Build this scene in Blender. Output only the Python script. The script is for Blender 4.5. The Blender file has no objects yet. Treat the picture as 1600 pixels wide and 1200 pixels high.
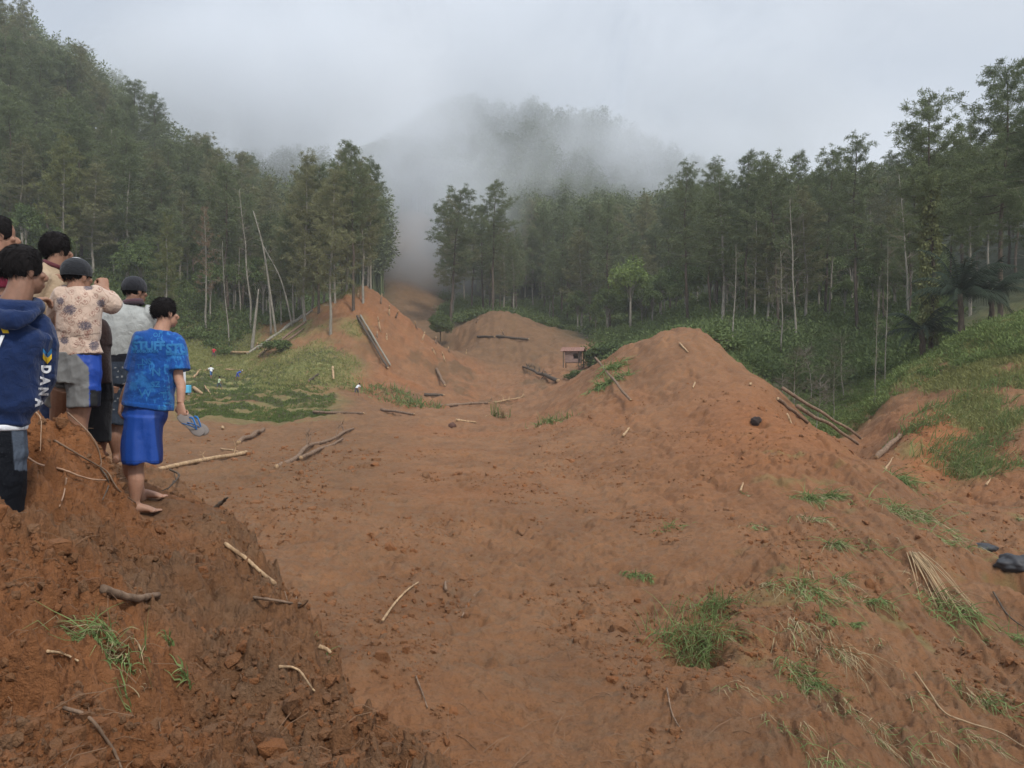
import bpy, math, random
import numpy as np
from mathutils import Vector, noise as mnoise
from mathutils.bvhtree import BVHTree
from mathutils.kdtree import KDTree
R = math.radians
random.seed(7); RNG = np.random.default_rng(7)
SC = bpy.context.scene
COL = SC.collection
# ------------------------------------------------------------------ camera
FPX = 1230.0
cam_d = bpy.data.cameras.new('camera'); cam = bpy.data.objects.new('camera', cam_d)
COL.objects.link(cam); SC.camera = cam
cam.location = (0, 0, 0); cam.rotation_euler = (R(90), 0, 0)
cam_d.sensor_width = 36.0; cam_d.lens = 36.0*FPX/1600.0
cam_d.clip_start = 0.05; cam_d.clip_end = 6000
# ------------------------------------------------------------------ world
SUN_EL, SUN_AZ = R(48), R(148)      # azimuth measured from +Y clockwise: behind the camera, a little left
w = bpy.data.worlds.new('World'); SC.world = w; w.use_nodes = True
nt = w.node_tree; nt.nodes.clear()
def N(t, typ, **kw):
    n = t.nodes.new(typ)
    for k, v in kw.items(): setattr(n, k, v)
    return n
def mathn(t, op, a, b=None, clamp=False):
    n = N(t, 'ShaderNodeMath', operation=op, use_clamp=clamp)
    for i, s in enumerate((a, b)):
        if s is None: continue
        if isinstance(s, (int, float)): n.inputs[i].default_value = s
        else: t.links.new(s, n.inputs[i])
    return n.outputs[0]
def mixc(t, f, a, b, mode='MIX'):
    n = N(t, 'ShaderNodeMix', data_type='RGBA', blend_type=mode)
    for i, s in ((0, f), (6, a), (7, b)):
        if isinstance(s, (int, float)): n.inputs[i].default_value = s
        elif isinstance(s, tuple): n.inputs[i].default_value = (s[0], s[1], s[2], 1)
        else: t.links.new(s, n.inputs[i])
    return n.outputs[2]
def ramp(t, f, pts):
    n = N(t, 'ShaderNodeValToRGB'); t.links.new(f, n.inputs[0])
    cr = n.color_ramp
    while len(cr.elements) < len(pts): cr.elements.new(0.5)
    for e, (p, c) in zip(cr.elements, pts):
        e.position = p
        e.color = (c, c, c, 1) if isinstance(c, (int, float)) else (c[0], c[1], c[2], 1)
    return n.outputs[0]
sky = N(nt, 'ShaderNodeTexSky', sky_type='NISHITA', sun_disc=False)
sky.sun_elevation = SUN_EL; sky.sun_rotation = SUN_AZ
tc = N(nt, 'ShaderNodeTexCoord')
sep = N(nt, 'ShaderNodeSeparateXYZ'); nt.links.new(tc.outputs['Generated'], sep.inputs[0])
mp = N(nt, 'ShaderNodeMapping'); mp.inputs['Scale'].default_value = (1, 1, 2.2); nt.links.new(tc.outputs['Generated'], mp.inputs[0])
nz = N(nt, 'ShaderNodeTexNoise'); nz.inputs['Scale'].default_value = 1.7; nz.inputs['Detail'].default_value = 5; nz.inputs['Roughness'].default_value = .45
nt.links.new(mp.outputs[0], nz.inputs[0])
cl = ramp(nt, nz.outputs[0], [(.3, (3.0, 3.3, 3.75)), (.55, (3.75, 4.1, 4.6)), (.72, (4.8, 5.05, 5.4))])
zen = mathn(nt, 'MULTIPLY_ADD', sep.outputs[2], 1.0); 
zg = ramp(nt, sep.outputs[2], [(0.0, .92), (.42, .90), (.75, 1.7), (1.0, 2.1)])
clz = mixc(nt, 1.0, cl, zg, 'MULTIPLY')
skc = mixc(nt, 0.9, sky.outputs[0], clz)
bg = N(nt, 'ShaderNodeBackground'); bg.inputs[1].default_value = 0.1
nt.links.new(skc, bg.inputs[0])
wo = N(nt, 'ShaderNodeOutputWorld'); nt.links.new(bg.outputs[0], wo.inputs[0])
# ------------------------------------------------------------------ sun (overcast)
sd = bpy.data.lights.new('sun', 'SUN'); sd.energy = 1.5; sd.angle = R(10); sd.color = (1, .965, .91)
so = bpy.data.objects.new('sun', sd); COL.objects.link(so)
_dir = Vector((math.sin(SUN_AZ)*math.cos(SUN_EL), math.cos(SUN_AZ)*math.cos(SUN_EL), math.sin(SUN_EL)))
so.rotation_euler = _dir.to_track_quat('Z', 'Y').to_euler()
SC.view_settings.view_transform = 'Standard'; SC.view_settings.look = 'None'
SC.view_settings.exposure = 0.86; SC.view_settings.gamma = 1.0
SC.view_settings.use_curve_mapping = False
SC.cycles.volume_bounces = 5; SC.cycles.max_bounces = 8
SC.cycles.volume_step_rate = 3.0; SC.cycles.volume_max_steps = 64

# ------------------------------------------------------------------ helpers
def P(px, py, Y):            # a point of the place: where it projects and how many metres ahead it stands
    return np.array([(px-800)/FPX*Y, Y, (600-py)/FPX*Y])
def V(a): return Vector((float(a[0]), float(a[1]), float(a[2])))

class MB:
    def __init__(s): s.v = []; s.q = []; s.t = []; s.n = 0; s.c = []
    def add(s, v, q=None, t=None, c=None):
        v = np.asarray(v, dtype=np.float64).reshape(-1, 3)
        if q is not None and len(q): s.q.append(np.asarray(q, dtype=np.int64).reshape(-1, 4)+s.n)
        if t is not None and len(t): s.t.append(np.asarray(t, dtype=np.int64).reshape(-1, 3)+s.n)
        s.v.append(v); s.n += len(v)
        if c is not None: s.c.append(np.broadcast_to(np.asarray(c, dtype=np.float64), (len(v), 3)))
        return s
    def mesh(s, name, smooth=True):
        v = np.concatenate(s.v) if s.v else np.zeros((0, 3))
        q = np.concatenate(s.q) if s.q else np.zeros((0, 4), int)
        t = np.concatenate(s.t) if s.t else np.zeros((0, 3), int)
        me = bpy.data.meshes.new(name)
        me.vertices.add(len(v)); me.vertices.foreach_set('co', v.astype(np.float32).ravel())
        nl = len(q)*4+len(t)*3
        me.loops.add(nl); me.loops.foreach_set('vertex_index', np.concatenate([q.ravel(), t.ravel()]).astype(np.int32))
        me.polygons.add(len(q)+len(t))
        st = np.concatenate([np.arange(len(q))*4, len(q)*4+np.arange(len(t))*3]).astype(np.int32)
        me.polygons.foreach_set('loop_start', st)
        me.update(calc_edges=True)
        me.polygons.foreach_set('use_smooth', np.full(len(q)+len(t), smooth))
        if s.c:
            c = np.concatenate(s.c)
            at = me.color_attributes.new('Col', 'FLOAT_COLOR', 'POINT')
            at.data.foreach_set('color', np.hstack([c, np.ones((len(c), 1))]).astype(np.float32).ravel())
        me.validate()
        return me
    def build(s, name, mat, parent=None, smooth=True):
        me = s.mesh(name, smooth)
        if mat: me.materials.append(mat)
        o = bpy.data.objects.new(name, me); COL.objects.link(o)
        if parent is not None: setpar(o, parent)
        return o
def setpar(o, p):
    o.parent = p
    o.matrix_parent_inverse = p.matrix_basis.inverted()
def empty(name, loc, label=None, cat=None, group=None):
    o = bpy.data.objects.new(name, None); COL.objects.link(o)
    o.location = V(loc); o.empty_display_size = .1
    tag(o, label, cat, group); return o
def tag(o, label=None, cat=None, group=None, kind=None):
    if label: o['label'] = label
    if cat: o['category'] = cat
    if group: o['group'] = group
    if kind: o['kind'] = kind
    return o
def unit(a): return a/max(1e-9, np.linalg.norm(a))
def crom(pts, n):            # Catmull-Rom resample
    pts = np.asarray(pts, float)
    if len(pts) < 3:
        t = np.linspace(0, 1, n)[:, None]; return pts[0]*(1-t)+pts[-1]*t
    p = np.vstack([2*pts[0]-pts[1], pts, 2*pts[-1]-pts[-2]])
    u = np.linspace(0, len(pts)-1-1e-6, n); i = u.astype(int); f = (u-i)[:, None]
    a, b, c, d = p[i], p[i+1], p[i+2], p[i+3]
    return .5*((2*b)+(-a+c)*f+(2*a-5*b+4*c-d)*f*f+(-a+3*b-3*c+d)*f**3)
def tube(mb, pts, rad, seg=8, n=None, cap=True, side=None, col=None, wob=0):
    """rad: (k,) or (k,2): radius along side, radius across; side: lateral axis for ellipses"""
    pts = np.asarray(pts, float); rad = np.asarray(rad, float)
    if rad.ndim == 0: rad = np.full(len(pts), float(rad))
    if rad.ndim == 1: rad = np.stack([rad, rad], 1)
    if n:
        k = len(pts); both = crom(np.hstack([pts, rad]), n); pts, rad = both[:, :3], np.maximum(both[:, 3:], 1e-4)
    k = len(pts); T = np.gradient(pts, axis=0) if k > 2 else np.repeat((pts[-1]-pts[0])[None], k, 0)
    T /= np.maximum(np.linalg.norm(T, axis=1, keepdims=True), 1e-9)
    if side is None:
        s0 = np.cross(T[0], [0, 0, 1.0]);
        if np.linalg.norm(s0) < .2: s0 = np.cross(T[0], [1.0, 0, 0])
    else: s0 = np.asarray(side, float)
    S = []
    for i in range(k):
        s0 = s0-T[i]*np.dot(s0, T[i]); s0 = unit(s0); S.append(s0)
    S = np.array(S); B = np.cross(T, S)
    a = np.arange(seg)*2*math.pi/seg
    ca, sa = np.cos(a), np.sin(a)
    v = pts[:, None]+S[:, None]*(ca[None, :, None]*rad[:, None, :1])+B[:, None]*(sa[None, :, None]*rad[:, None, 1:])
    if wob: v = v+RNG.normal(0, wob, v.shape)
    v = v.reshape(-1, 3)
    i = np.arange(k-1)[:, None]*seg; j = np.arange(seg)[None]; j2 = (j+1) % seg
    q = np.stack([i+j, i+j2, i+seg+j2, i+seg+j], -1).reshape(-1, 4)
    t = None
    if cap:
        v = np.vstack([v, pts[0], pts[-1]]); a0 = k*seg; b0 = a0+1; jj = np.arange(seg)
        t = np.vstack([np.stack([np.full(seg, a0), (jj+1) % seg, jj], 1), np.stack([np.full(seg, b0), (k-1)*seg+jj, (k-1)*seg+(jj+1) % seg], 1)])
    mb.add(v, q, t, col); return mb
def ellips(mb, c, r, ax=None, seg=20, rings=12, col=None):
    """ellipsoid, ax = 3x3 rows right, forward, up"""
    ax = np.eye(3) if ax is None else np.asarray(ax)
    th = np.linspace(0, math.pi, rings+1); ph = np.arange(seg)*2*math.pi/seg
    l = np.stack([np.sin(th)[:, None]*np.cos(ph)*r[0], np.sin(th)[:, None]*np.sin(ph)*r[1], np.cos(th)[:, None]*np.ones(seg)*r[2]], -1)
    v = np.asarray(c)+l.reshape(-1, 3) @ ax
    i = np.arange(rings)[:, None]*seg; j = np.arange(seg)[None]; j2 = (j+1) % seg
    mb.add(v, np.stack([i+j, i+seg+j, i+seg+j2, i+j2], -1).reshape(-1, 4), None, col); return mb
def boxm(mb, c, h, ax=None, col=None):
    ax = np.eye(3) if ax is None else np.asarray(ax)
    s = np.array([[x, y, z] for x in (-1, 1) for y in (-1, 1) for z in (-1, 1)])*np.asarray(h)
    mb.add(np.asarray(c)+s @ ax, [[0, 1, 3, 2], [4, 6, 7, 5], [0, 4, 5, 1], [2, 3, 7, 6], [0, 2, 6, 4], [1, 5, 7, 3]], None, col); return mb

# numpy noise
_perm = np.random.default_rng(11).permutation(65536)
def h2(i, j, k=0):
    a = _perm[(i.astype(np.int64)*73856093 ^ j.astype(np.int64)*19349663 ^ k*83492791) & 65535]
    return a/65535.0
def vnoise(x, y, seed=0):
    i = np.floor(x); j = np.floor(y); fx = x-i; fy = y-j
    fx = fx*fx*fx*(fx*(fx*6-15)+10); fy = fy*fy*fy*(fy*(fy*6-15)+10)
    a = h2(i, j, seed); b = h2(i+1, j, seed); c = h2(i, j+1, seed); d = h2(i+1, j+1, seed)
    return (a*(1-fx)+b*fx)*(1-fy)+(c*(1-fx)+d*fx)*fy*1.0
def fbm(x, y, o=4, g=.5, seed=0, ridge=False):
    s = 0; a = 1; t = 0
    for k in range(o):
        n = vnoise(x*2**k+17.3*k, y*2**k-9.1*k, seed+k)*2-1
        if ridge: n = 1-2*np.abs(n)
        s = s+a*n; t += a; a *= g
    return s/t
def worley(x, y, seed=0):
    i0 = np.floor(x); j0 = np.floor(y); best = np.full(x.shape, 9.0)
    for di in (-1, 0, 1):
        for dj in (-1, 0, 1):
            i = i0+di; j = j0+dj
            dx = i+h2(i, j, seed)-x; dy = j+h2(i, j, seed+5)-y
            best = np.minimum(best, dx*dx+dy*dy)
    return np.sqrt(best)
def sstep(a, b, x):
    t = np.clip((x-a)/(b-a), 0, 1); return t*t*(3-2*t)
def tps(X, z, lam):
    X = np.asarray(X, float); z = np.asarray(z, float); n = len(X)
    d = np.linalg.norm(X[:, None]-X[None], axis=2)
    K = np.where(d > 0, d*d*np.log(d+1e-12), 0)+lam*np.eye(n)
    Pm = np.hstack([np.ones((n, 1)), X])
    A = np.block([[K, Pm], [Pm.T, np.zeros((3, 3))]])
    c = np.linalg.solve(A, np.concatenate([z, np.zeros(3)]))
    def f(Q):
        Q = np.asarray(Q, float); out = np.empty(len(Q))
        for s in range(0, len(Q), 20000):
            q = Q[s:s+20000]; d = np.linalg.norm(q[:, None]-X[None], axis=2)
            out[s:s+20000] = np.where(d > 0, d*d*np.log(d+1e-12), 0) @ c[:n]+c[n]+q @ c[n+1:]
        return out
    return f
# ================================================================== the ground
# survey points of the valley: (px, py, metres ahead); the height follows from them
CP = [
 # valley floor and mud flow, left to right
 (-600,900,9),(-600,760,20),(-600,700,40),(-600,660,70),
 (-200,1060,9),(-200,800,20),(-200,700,34),(-200,600,80),(-200,520,110),
 (150,1100,8),(150,830,18),(150,745,27),(150,690,42),(150,648,66),
 (300,1100,8.5),(300,850,16),(300,770,23),(300,735,30),(300,705,40),(300,675,54),(300,652,68),
 (500,1200,7.6),(500,1020,10),(500,850,17),(500,760,25),(500,715,34),(500,685,46),(500,660,62),
 (700,1200,7.5),(700,1000,11.5),(700,850,18),(700,760,26),(700,715,35),(700,680,48),(700,655,64),(700,640,78),
 (850,1200,7.8),(850,1000,12),(850,850,18.5),(850,760,27),(850,710,37),(850,680,47),(850,655,60),
 (300,1500,5),(700,1600,4.7),(1100,1600,4.8),(1600,1600,5),(2100,1500,6),
 # right mound
 (1000,1200,8),(1000,1000,12),(1000,850,18.5),(1000,750,27.5),(1000,690,37),(1000,640,47),(1000,590,56),(1000,532,66),
 (930,1100,9.6),(930,660,45),(930,620,56),(930,575,66),(860,625,70),(880,600,78),(845,632,82),
 (1060,660,41),(1060,600,51),(1060,550,58),(1060,514,64),(1030,520,65),(1100,522,62),
 (1200,1200,8),(1200,1000,11.5),(1200,850,17),(1200,750,24),(1200,690,31.5),(1200,645,41),(1200,612,48),(1200,593,52),
 (1140,660,38),(1140,600,50),(1140,556,57),
 (1300,1200,8.3),(1300,1000,12),(1300,850,17.5),(1300,760,24),(1300,710,31),(1300,682,36),
 (1400,1200,9),(1400,1000,13),(1400,850,18.5),(1400,770,24.5),(1395,735,28),
 (1500,1200,9.5),(1500,1000,14),(1500,900,17.5),(1500,855,20),
 (1600,1200,10),(1600,1000,14.5),(1600,915,18),
 (1900,1200,11),(1900,1000,15),(1900,900,19),
 # behind the right mound crest
 (1000,560,84),(930,600,84),(1060,545,84),(1100,548,80),(1200,650,66),(1200,580,90),(1300,730,46),(1300,690,58),(1395,770,34),(1340,722,42),(1340,690,52),
 (1340,650,64),(1340,600,78),(1250,600,84),(1100,530,100),(1200,530,105),(1340,540,100),
 # right slope with the orange scar
 (1400,722,40),(1400,695,44),(1400,665,48),(1400,640,52),(1400,600,60),
 (1500,840,25),(1500,800,30),(1500,765,36),(1500,745,39),(1500,700,42),(1500,640,47),(1500,600,51),(1500,545,58),
 (1600,860,25),(1600,800,30),(1600,770,34),(1600,730,37),(1600,690,40),(1600,640,44),(1600,580,49),(1600,515,56),
 (1430,690,42),(1440,640,48),(1450,620,53),
 (1900,850,25),(1900,700,35),(1900,560,45),(1900,440,60),
 # left terraces, meadow
 (300,640,75),(300,615,85),(300,590,97),(300,560,110),(285,530,122),(370,565,116),(400,600,95),(400,640,74),(500,650,70),(520,620,80),
 (150,600,80),(150,540,100),(150,470,120),(0,560,80),(0,450,110),(0,385,135),(-200,420,140),(-600,600,90),(-600,350,150),
 # left middle mound
 (565,458,128),(540,470,124),(500,482,126),(450,512,124),(400,550,116),(500,530,108),(500,575,96),(540,615,86),
 (565,540,108),(600,600,94),(600,635,82),(610,480,128),(650,512,128),(700,560,124),(740,600,116),(650,590,108),(700,625,95),(640,635,88),
 (600,500,165),(500,500,170),(420,530,160),
 # the scar going up into the mist
 (650,535,150),(690,530,160),(660,490,185),(640,450,215),(640,400,250),(645,350,290),
 # middle mound
 (780,491,165),(740,507,162),(830,512,158),(780,530,148),(700,545,150),(780,580,130),(800,622,105),(770,640,88),(870,545,140),(860,590,118),(900,570,128),(915,572,124),(860,612,104),(900,625,98),
 (780,500,190),
 # forest floor, far
 (900,520,170),(900,470,220),(900,400,290),(1000,515,160),(1000,470,210),(1000,410,280),(1000,390,330),
 (1100,480,150),(1100,430,230),(1100,405,300),(1200,470,150),(1200,420,220),(1300,450,150),(1300,410,220),(1300,390,300),
 (1400,520,100),(1400,440,150),(1400,400,220),(1500,480,90),(1500,410,150),(1600,440,90),(1600,380,150),(1600,330,260),(1900,300,200),(1900,250,300),
 (1450,560,75),(1550,520,72),
 (700,470,220),(720,400,280),(700,240,380),(780,240,380),(900,255,370),(1000,302,370),(1150,352,370),(1350,400,370),(1600,350,370),
 (2200,900,15),(2200,700,30),(2200,400,70),(2200,250,250),
 (800,230,460),(1200,390,460),(1700,330,460),(500,330,460),
 # left mountain
 (200,440,140),(100,330,165),(0,250,175),(0,165,215),(80,190,225),(200,370,170),(200,300,215),(300,440,150),(300,400,200),(300,360,235),
 (400,500,140),(400,430,175),(400,415,225),(400,390,260),(480,470,190),(480,400,240),(480,330,300),(560,450,210),(560,360,290),(-200,200,180),(-200,50,230),(-600,150,200),(-600,0,260),
 (100,170,300),(0,140,300),(300,320,300),(300,340,400),(0,150,400),(-300,60,400),(560,330,380),
]
_cp = np.array(CP, float)
LK = 1.35
valley = tps(np.stack([(_cp[:, 0]-800)/FPX, np.log(_cp[:, 2])*LK/2.2], 1), (600-_cp[:, 1])/FPX, 2e-4)
# bank the men stand on: survey points in metres (x, y, z)
def W(px, py, Y): p = P(px, py, Y); return tuple(p)
BK = [W(0,1560,1.25),W(0,1255,1.8),W(0,1060,2.3),W(0,905,2.9),W(20,802,3.25),W(-60,800,3.2),W(-20,850,3.75),
 W(-300,1500,1.3),W(-300,1000,2.4),W(-300,780,3.4),W(-300,700,5),
 W(120,1200,2.05),W(120,1000,2.75),W(120,860,3.6),W(60,800,3.95),W(62,720,4.25),W(75,648,4.7),W(60,640,4.7),W(120,662,4.75),W(110,760,4.25),W(160,712,4.8),
 W(170,800,4.6),W(205,808,5.1),W(172,748,5.0),W(235,822,5.0),W(190,800,5.4),W(0,640,4.7),W(0,720,4.2),
 W(230,1200,2.3),W(230,1000,3.1),W(230,880,4.2),W(215,812,5.5),W(225,808,6.1),W(250,806,6.15),W(260,775,6.9),W(240,765,7.8),
 W(400,1200,2.35),W(400,1000,3.4),W(400,930,4.2),W(330,830,5.6),W(300,792,6.6),W(290,785,7.6),W(335,800,6.9),
 W(600,1200,2.5),W(640,1250,2.2),W(800,1500,1.5),W(500,1400,1.6),
 (-3.1,5.75,-.80),(-3.5,6.15,-.66),(-2.7,6.3,-.95),W(178,724,6.9),W(160,722,7.0),W(90,715,6.2),(-4.2,6,-.45),(-4.2,8,-.85),(-4.6,9.5,-1.1),(-3.6,8.2,-.97),(-4.0,7.2,-.72),(-6,7,-.4),(-7,9,-.7)]
_bk = np.array(BK)
bankf = tps(_bk[:, :2], _bk[:, 2], 2e-3)
EDGE = np.array([(1.2,-.5),(.75,.6),(.42,1.3),(.02,2.0),W(655,0,2.45)[:2],W(575,0,3.0)[:2],W(500,0,3.5)[:2],W(432,0,4.7)[:2],W(388,0,5.7)[:2],W(350,0,6.9)[:2],W(325,0,8.0)[:2],(-3.7,8.75),(-5,9.3),(-7,10),(-12,10.5)])
def edge_dist(x, y):          # signed distance to the bank's edge, positive inside the bank
    best = np.full(x.shape, 1e9); sign = np.ones(x.shape)
    for a, b in zip(EDGE[:-1], EDGE[1:]):
        d = b-a; L = d @ d
        t = np.clip(((x-a[0])*d[0]+(y-a[1])*d[1])/L, 0, 1)
        dx = x-(a[0]+t*d[0]); dy = y-(a[1]+t*d[1]); dd = dx*dx+dy*dy
        c = d[0]*(y-a[1])-d[1]*(x-a[0])
        m = dd < best-1e-9; best = np.where(m, dd, best); sign = np.where(m, np.sign(c), sign)
    return np.sqrt(best)*sign
NU, NV = 1100, 1500
U = np.linspace(-1.15, 1.15, NU); VL = np.linspace(math.log(1.1), math.log(520), NV)
gu = np.linspace(-1.15, 1.15, 170); gv = np.linspace(math.log(1.1), math.log(520), 230)
gs = valley(np.stack(np.meshgrid(gu, gv*LK/2.2, indexing='xy'), -1).reshape(-1, 2)).reshape(len(gv), len(gu))
def bil(G, u, v, u0, u1, v0, v1):
    nv, nu = G.shape
    a = np.clip((u-u0)/(u1-u0)*(nu-1), 0, nu-1.001); b = np.clip((v-v0)/(v1-v0)*(nv-1), 0, nv-1.001)
    i = a.astype(int); j = b.astype(int); fa = a-i; fb = b-j
    return (G[j, i]*(1-fa)+G[j, i+1]*fa)*(1-fb)+(G[j+1, i]*(1-fa)+G[j+1, i+1]*fa)*fb
UU, VV = np.meshgrid(U, VL)
Yg = np.exp(VV); Xg = UU*Yg
S0 = bil(gs, UU, VV, U[0], U[-1], VL[0], VL[-1])
Zv = S0*Yg
nearv = Yg < 14
Zb = np.full(Yg.shape, -1.2); Mb = np.zeros(Yg.shape); ED = np.full(Yg.shape, -9.0)
xs, ys = Xg[nearv], Yg[nearv]
wx = xs+.16*fbm(xs*1.3, ys*1.3, 3, seed=40)+.16*fbm(xs*5, ys*5, 4, .7, seed=41); wy = ys+.16*fbm(xs*1.3+9, ys*1.3, 3, seed=44)+.16*fbm(xs*5+3, ys*5, 4, .7, seed=45)
ed = edge_dist(wx, wy)
Zb[nearv] = bankf(np.stack([xs, ys], 1)); Mb[nearv] = sstep(-.95, .12, ed); ED[nearv] = ed
Z = Zv*(1-Mb)+Zb*Mb
# --- terraces of the paddy fields: risers follow the contour lines
PXg = UU*FPX+800; PYg = 600-S0*FPX
ter = sstep(255, 285, PXg)*(1-sstep(505, 560, PXg+8*np.sin(Yg*.3)))*sstep(60, 66, Yg)*(1-sstep(100, 112, Yg))
ns = .5*fbm(Xg*.08, Yg*.08, 2, seed=61)
q = (Z+ns)/.5; fr = q-np.floor(q)
Zt = (np.floor(q)+sstep(.66, .98, fr))*.5-ns
Z = Z*(1-ter)+Zt*ter
# --- relief of the soil
bankm = Mb
amp_b = bankm
c1 = worley(Xg*3.1+.4*fbm(Xg*4, Yg*4, 2, seed=3), Yg*3.1, 1); c2 = worley(Xg*9, Yg*9, 2); c3 = worley(Xg*24, Yg*24, 3)
clod = (.5-c1)*.16*sstep(-.3, .3, fbm(Xg*.9, Yg*.9, 2, seed=31))+(.45-c2)*.15*sstep(-.8, .1, fbm(Xg*1.7+5, Yg*1.7, 2, seed=32))+(.45-c3)*.042-.07*sstep(.62, .9, fbm(Xg*3.3+7, Yg*3.3, 3, .6, seed=17, ridge=True))
rough = fbm(Xg*2.2, Yg*2.2, 7, .70, seed=8)*.13+fbm(Xg*6, Yg*6, 5, .75, seed=9, ridge=True)*.07
pits = -np.clip(fbm(Xg*2.6+31, Yg*2.6, 3, .55, seed=71)-.30, 0, 1)*.55
calm = (1-.6*np.exp(-(((Xg+2.6)/.5)**2+((Yg-5.3)/.6)**2)))*(1-.75*np.exp(-(((Xg+2.8)/.5)**2+((Yg-6.1)/.7)**2))-.6*np.exp(-(((Xg+3.45)/.5)**2+((Yg-6.9)/.6)**2)))*(1-.35*sstep(5, 6.5, Yg))
Z += amp_b*calm*(clod+rough+pits)
# mud flow, grooves running down the right slope, small lumps
vm = 1-bankm
farfade = 1-sstep(60, 160, Yg)
groove_m = sstep(1130, 1230, PXg)*(1-sstep(27, 34, Yg))
gx = Xg/np.maximum(Yg, 1)**.35*2.2
groove = fbm(gx*1.6, Yg*.10+.8*fbm(Xg*.3, Yg*.3, 2, seed=4), 4, .6, seed=14, ridge=True)*.19
lump = fbm(Xg*.35, Yg*.35, 4, .5, seed=21)*.22+fbm(Xg*1.8, Yg*1.8, 4, .6, seed=22)*.07
cm = sstep(-.15, .45, fbm(Xg*.22+3, Yg*.22, 3, seed=25))
cl2 = ((.5-worley(Xg*1.9+.5*fbm(Xg*2, Yg*2, 2, seed=5), Yg*1.9, 6))*.13+(.45-worley(Xg*4.7, Yg*4.7, 7))*.085)*(.25+1.0*cm)+fbm(Xg*7, Yg*7, 4, .75, seed=27)*.055-np.clip(fbm(Xg*1.5, Yg*1.1, 4, .65, seed=28)-.24, 0, 1)*.42
nr = 1-sstep(45, 90, Yg)
gul = -np.clip(fbm(Xg*.55+.3*fbm(Xg, Yg, 2, seed=18), Yg*.09, 4, .55, seed=19, ridge=True)-.25, 0, 1)*.42*sstep(16, 26, Yg)*(1-sstep(70, 110, Yg))*sstep(850, 950, PXg)
Z += vm*(lump*farfade+cl2*nr+groove*groove_m*1.25+gul)+(1-farfade)*fbm(Xg*.03, Yg*.03, 4, .5, seed=51)*1.5*sstep(130, 200, Yg)
big = sstep(38, 60, Yg)*(1-sstep(180, 260, Yg))
Z += big*(fbm(Xg*.25, Yg*.12, 4, .6, seed=77)*.6+fbm(Xg*.7, Yg*.22, 5, .68, seed=78, ridge=True)*.48*sstep(70, 95, Yg)+fbm(Xg*.9, Yg*.25, 4, .65, seed=79, ridge=True)*.15)
# the dark hollow with grass on the near slope and the hole beside the stone
def dent(px, Y, rx, ry, d):
    global Z
    x0 = (px-800)/FPX*Y; Z = Z-d*np.exp(-(((Xg-x0)/rx)**2+((Yg-Y)/ry)**2)**2)
dent(1085, 11.3, .42, .75, .5); dent(1120, 12.9, .3, .45, .3); dent(1575, 18.3, .9, 1.0, .75); dent(470, 3.3, .10, .12, .16); dent(360, 3.05, .1, .1, .12); dent(1182, 36, .45, .8, .5)
def cone(px, Y, rx, ry, h, p=1.3):
    global Z
    x0 = (px-800)/FPX*Y; r = np.sqrt(((Xg-x0)/rx)**2+((Yg-Y)/ry)**2); Z = Z+h*np.clip(1-r, 0, 1)**p
cone(565, 127, 9, 14, 1.2); cone(780, 163, 13, 16, 1.5); cone(1062, 63, 7, 9, .35); cone(690, 150, 8, 14, -3.5)
S = Z/Yg
def hgt(x, y):
    x = np.atleast_1d(np.asarray(x, float)); y = np.atleast_1d(np.asarray(y, float))
    return bil(Z, x/y, np.log(y), U[0], U[-1], VL[0], VL[-1])
def gz(x, y): return float(hgt(x, y)[0])
def G(px, Y, dz=0):            # ground point below column px at Y metres
    x = (px-800)/FPX*Y; return np.array([x, Y, gz(x, Y)+dz])
def hit(px, py, ymin=1.2, ymax=500, dz=0):   # where the line of sight first meets the ground
    u = (px-800)/FPX; s = (600-py)/FPX
    col = bil(S, np.full(NV, u), VL, U[0], U[-1], VL[0], VL[-1])
    k = np.where((col >= s) & (np.exp(VL) >= ymin) & (np.exp(VL) <= ymax))[0]
    if not len(k): k = [int(np.argmax(np.where(np.exp(VL) >= ymin, col, -9)))]
    Y = math.exp(VL[k[0]]); x = u*Y
    return np.array([x, Y, gz(x, Y)+dz])
def slope_n(x, y, e=.15):
    n = np.array([gz(x-e, y)-gz(x+e, y), gz(x, y-e)-gz(x, y+e), 2*e]); return unit(n)
# colour zones of the ground: r grass, g bright orange earth, b forest floor
gr = ter*(.50+.25*sstep(-.1, .35, fbm(Xg*.10, Yg*.4, 4, seed=81))+.3*sstep(80, 95, Yg)+.1*sstep(.5, .7, fr))*sstep(-.25, .15, fbm(Xg*.15, Yg*.2, 3, seed=82)+.5*(1-sstep(500, 545, PXg))*sstep(64, 72, Yg)-.1)
left_meadow = (1-sstep(380, 430, PXg))*sstep(78, 92, Yg)*(1-sstep(150, 175, Yg))
gr = np.maximum(gr, left_meadow*.95)
m1 = sstep(400, 440, PXg)*(1-sstep(545, 590, PXg))*sstep(78, 88, Yg)*(1-sstep(135, 150, Yg))*sstep(-.3, .4, fbm(Xg*.15+4, Yg*.15, 4, seed=83))*.75
gr = np.maximum(gr, m1)
rs = sstep(1385, 1440, PXg)*sstep(36, 40, Yg)
gr = np.maximum(gr, rs*sstep(-.12, .3, fbm(Xg*.3, Yg*.3, 4, seed=85)+.5*sstep(47, 56, Yg)-.28*(1-sstep(1470, 1510, PXg)))*.95)
behind = sstep(55, 66, Yg)*sstep(1110, 1200, PXg); gr = np.maximum(gr, behind)
sp = sstep(.38, .6, fbm(Xg*.9+7, Yg*.9, 4, seed=87))*sstep(1100, 1250, PXg)*(1-sstep(30, 40, Yg))*.4
gr = np.maximum(gr, sp)
scar = np.exp(-((PXg-648-(Yg-200)*-.05)/(52-.06*np.clip(Yg-150, 0, 200)))**2)*sstep(135, 150, Yg)
ff = sstep(135, 158, Yg)
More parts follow.
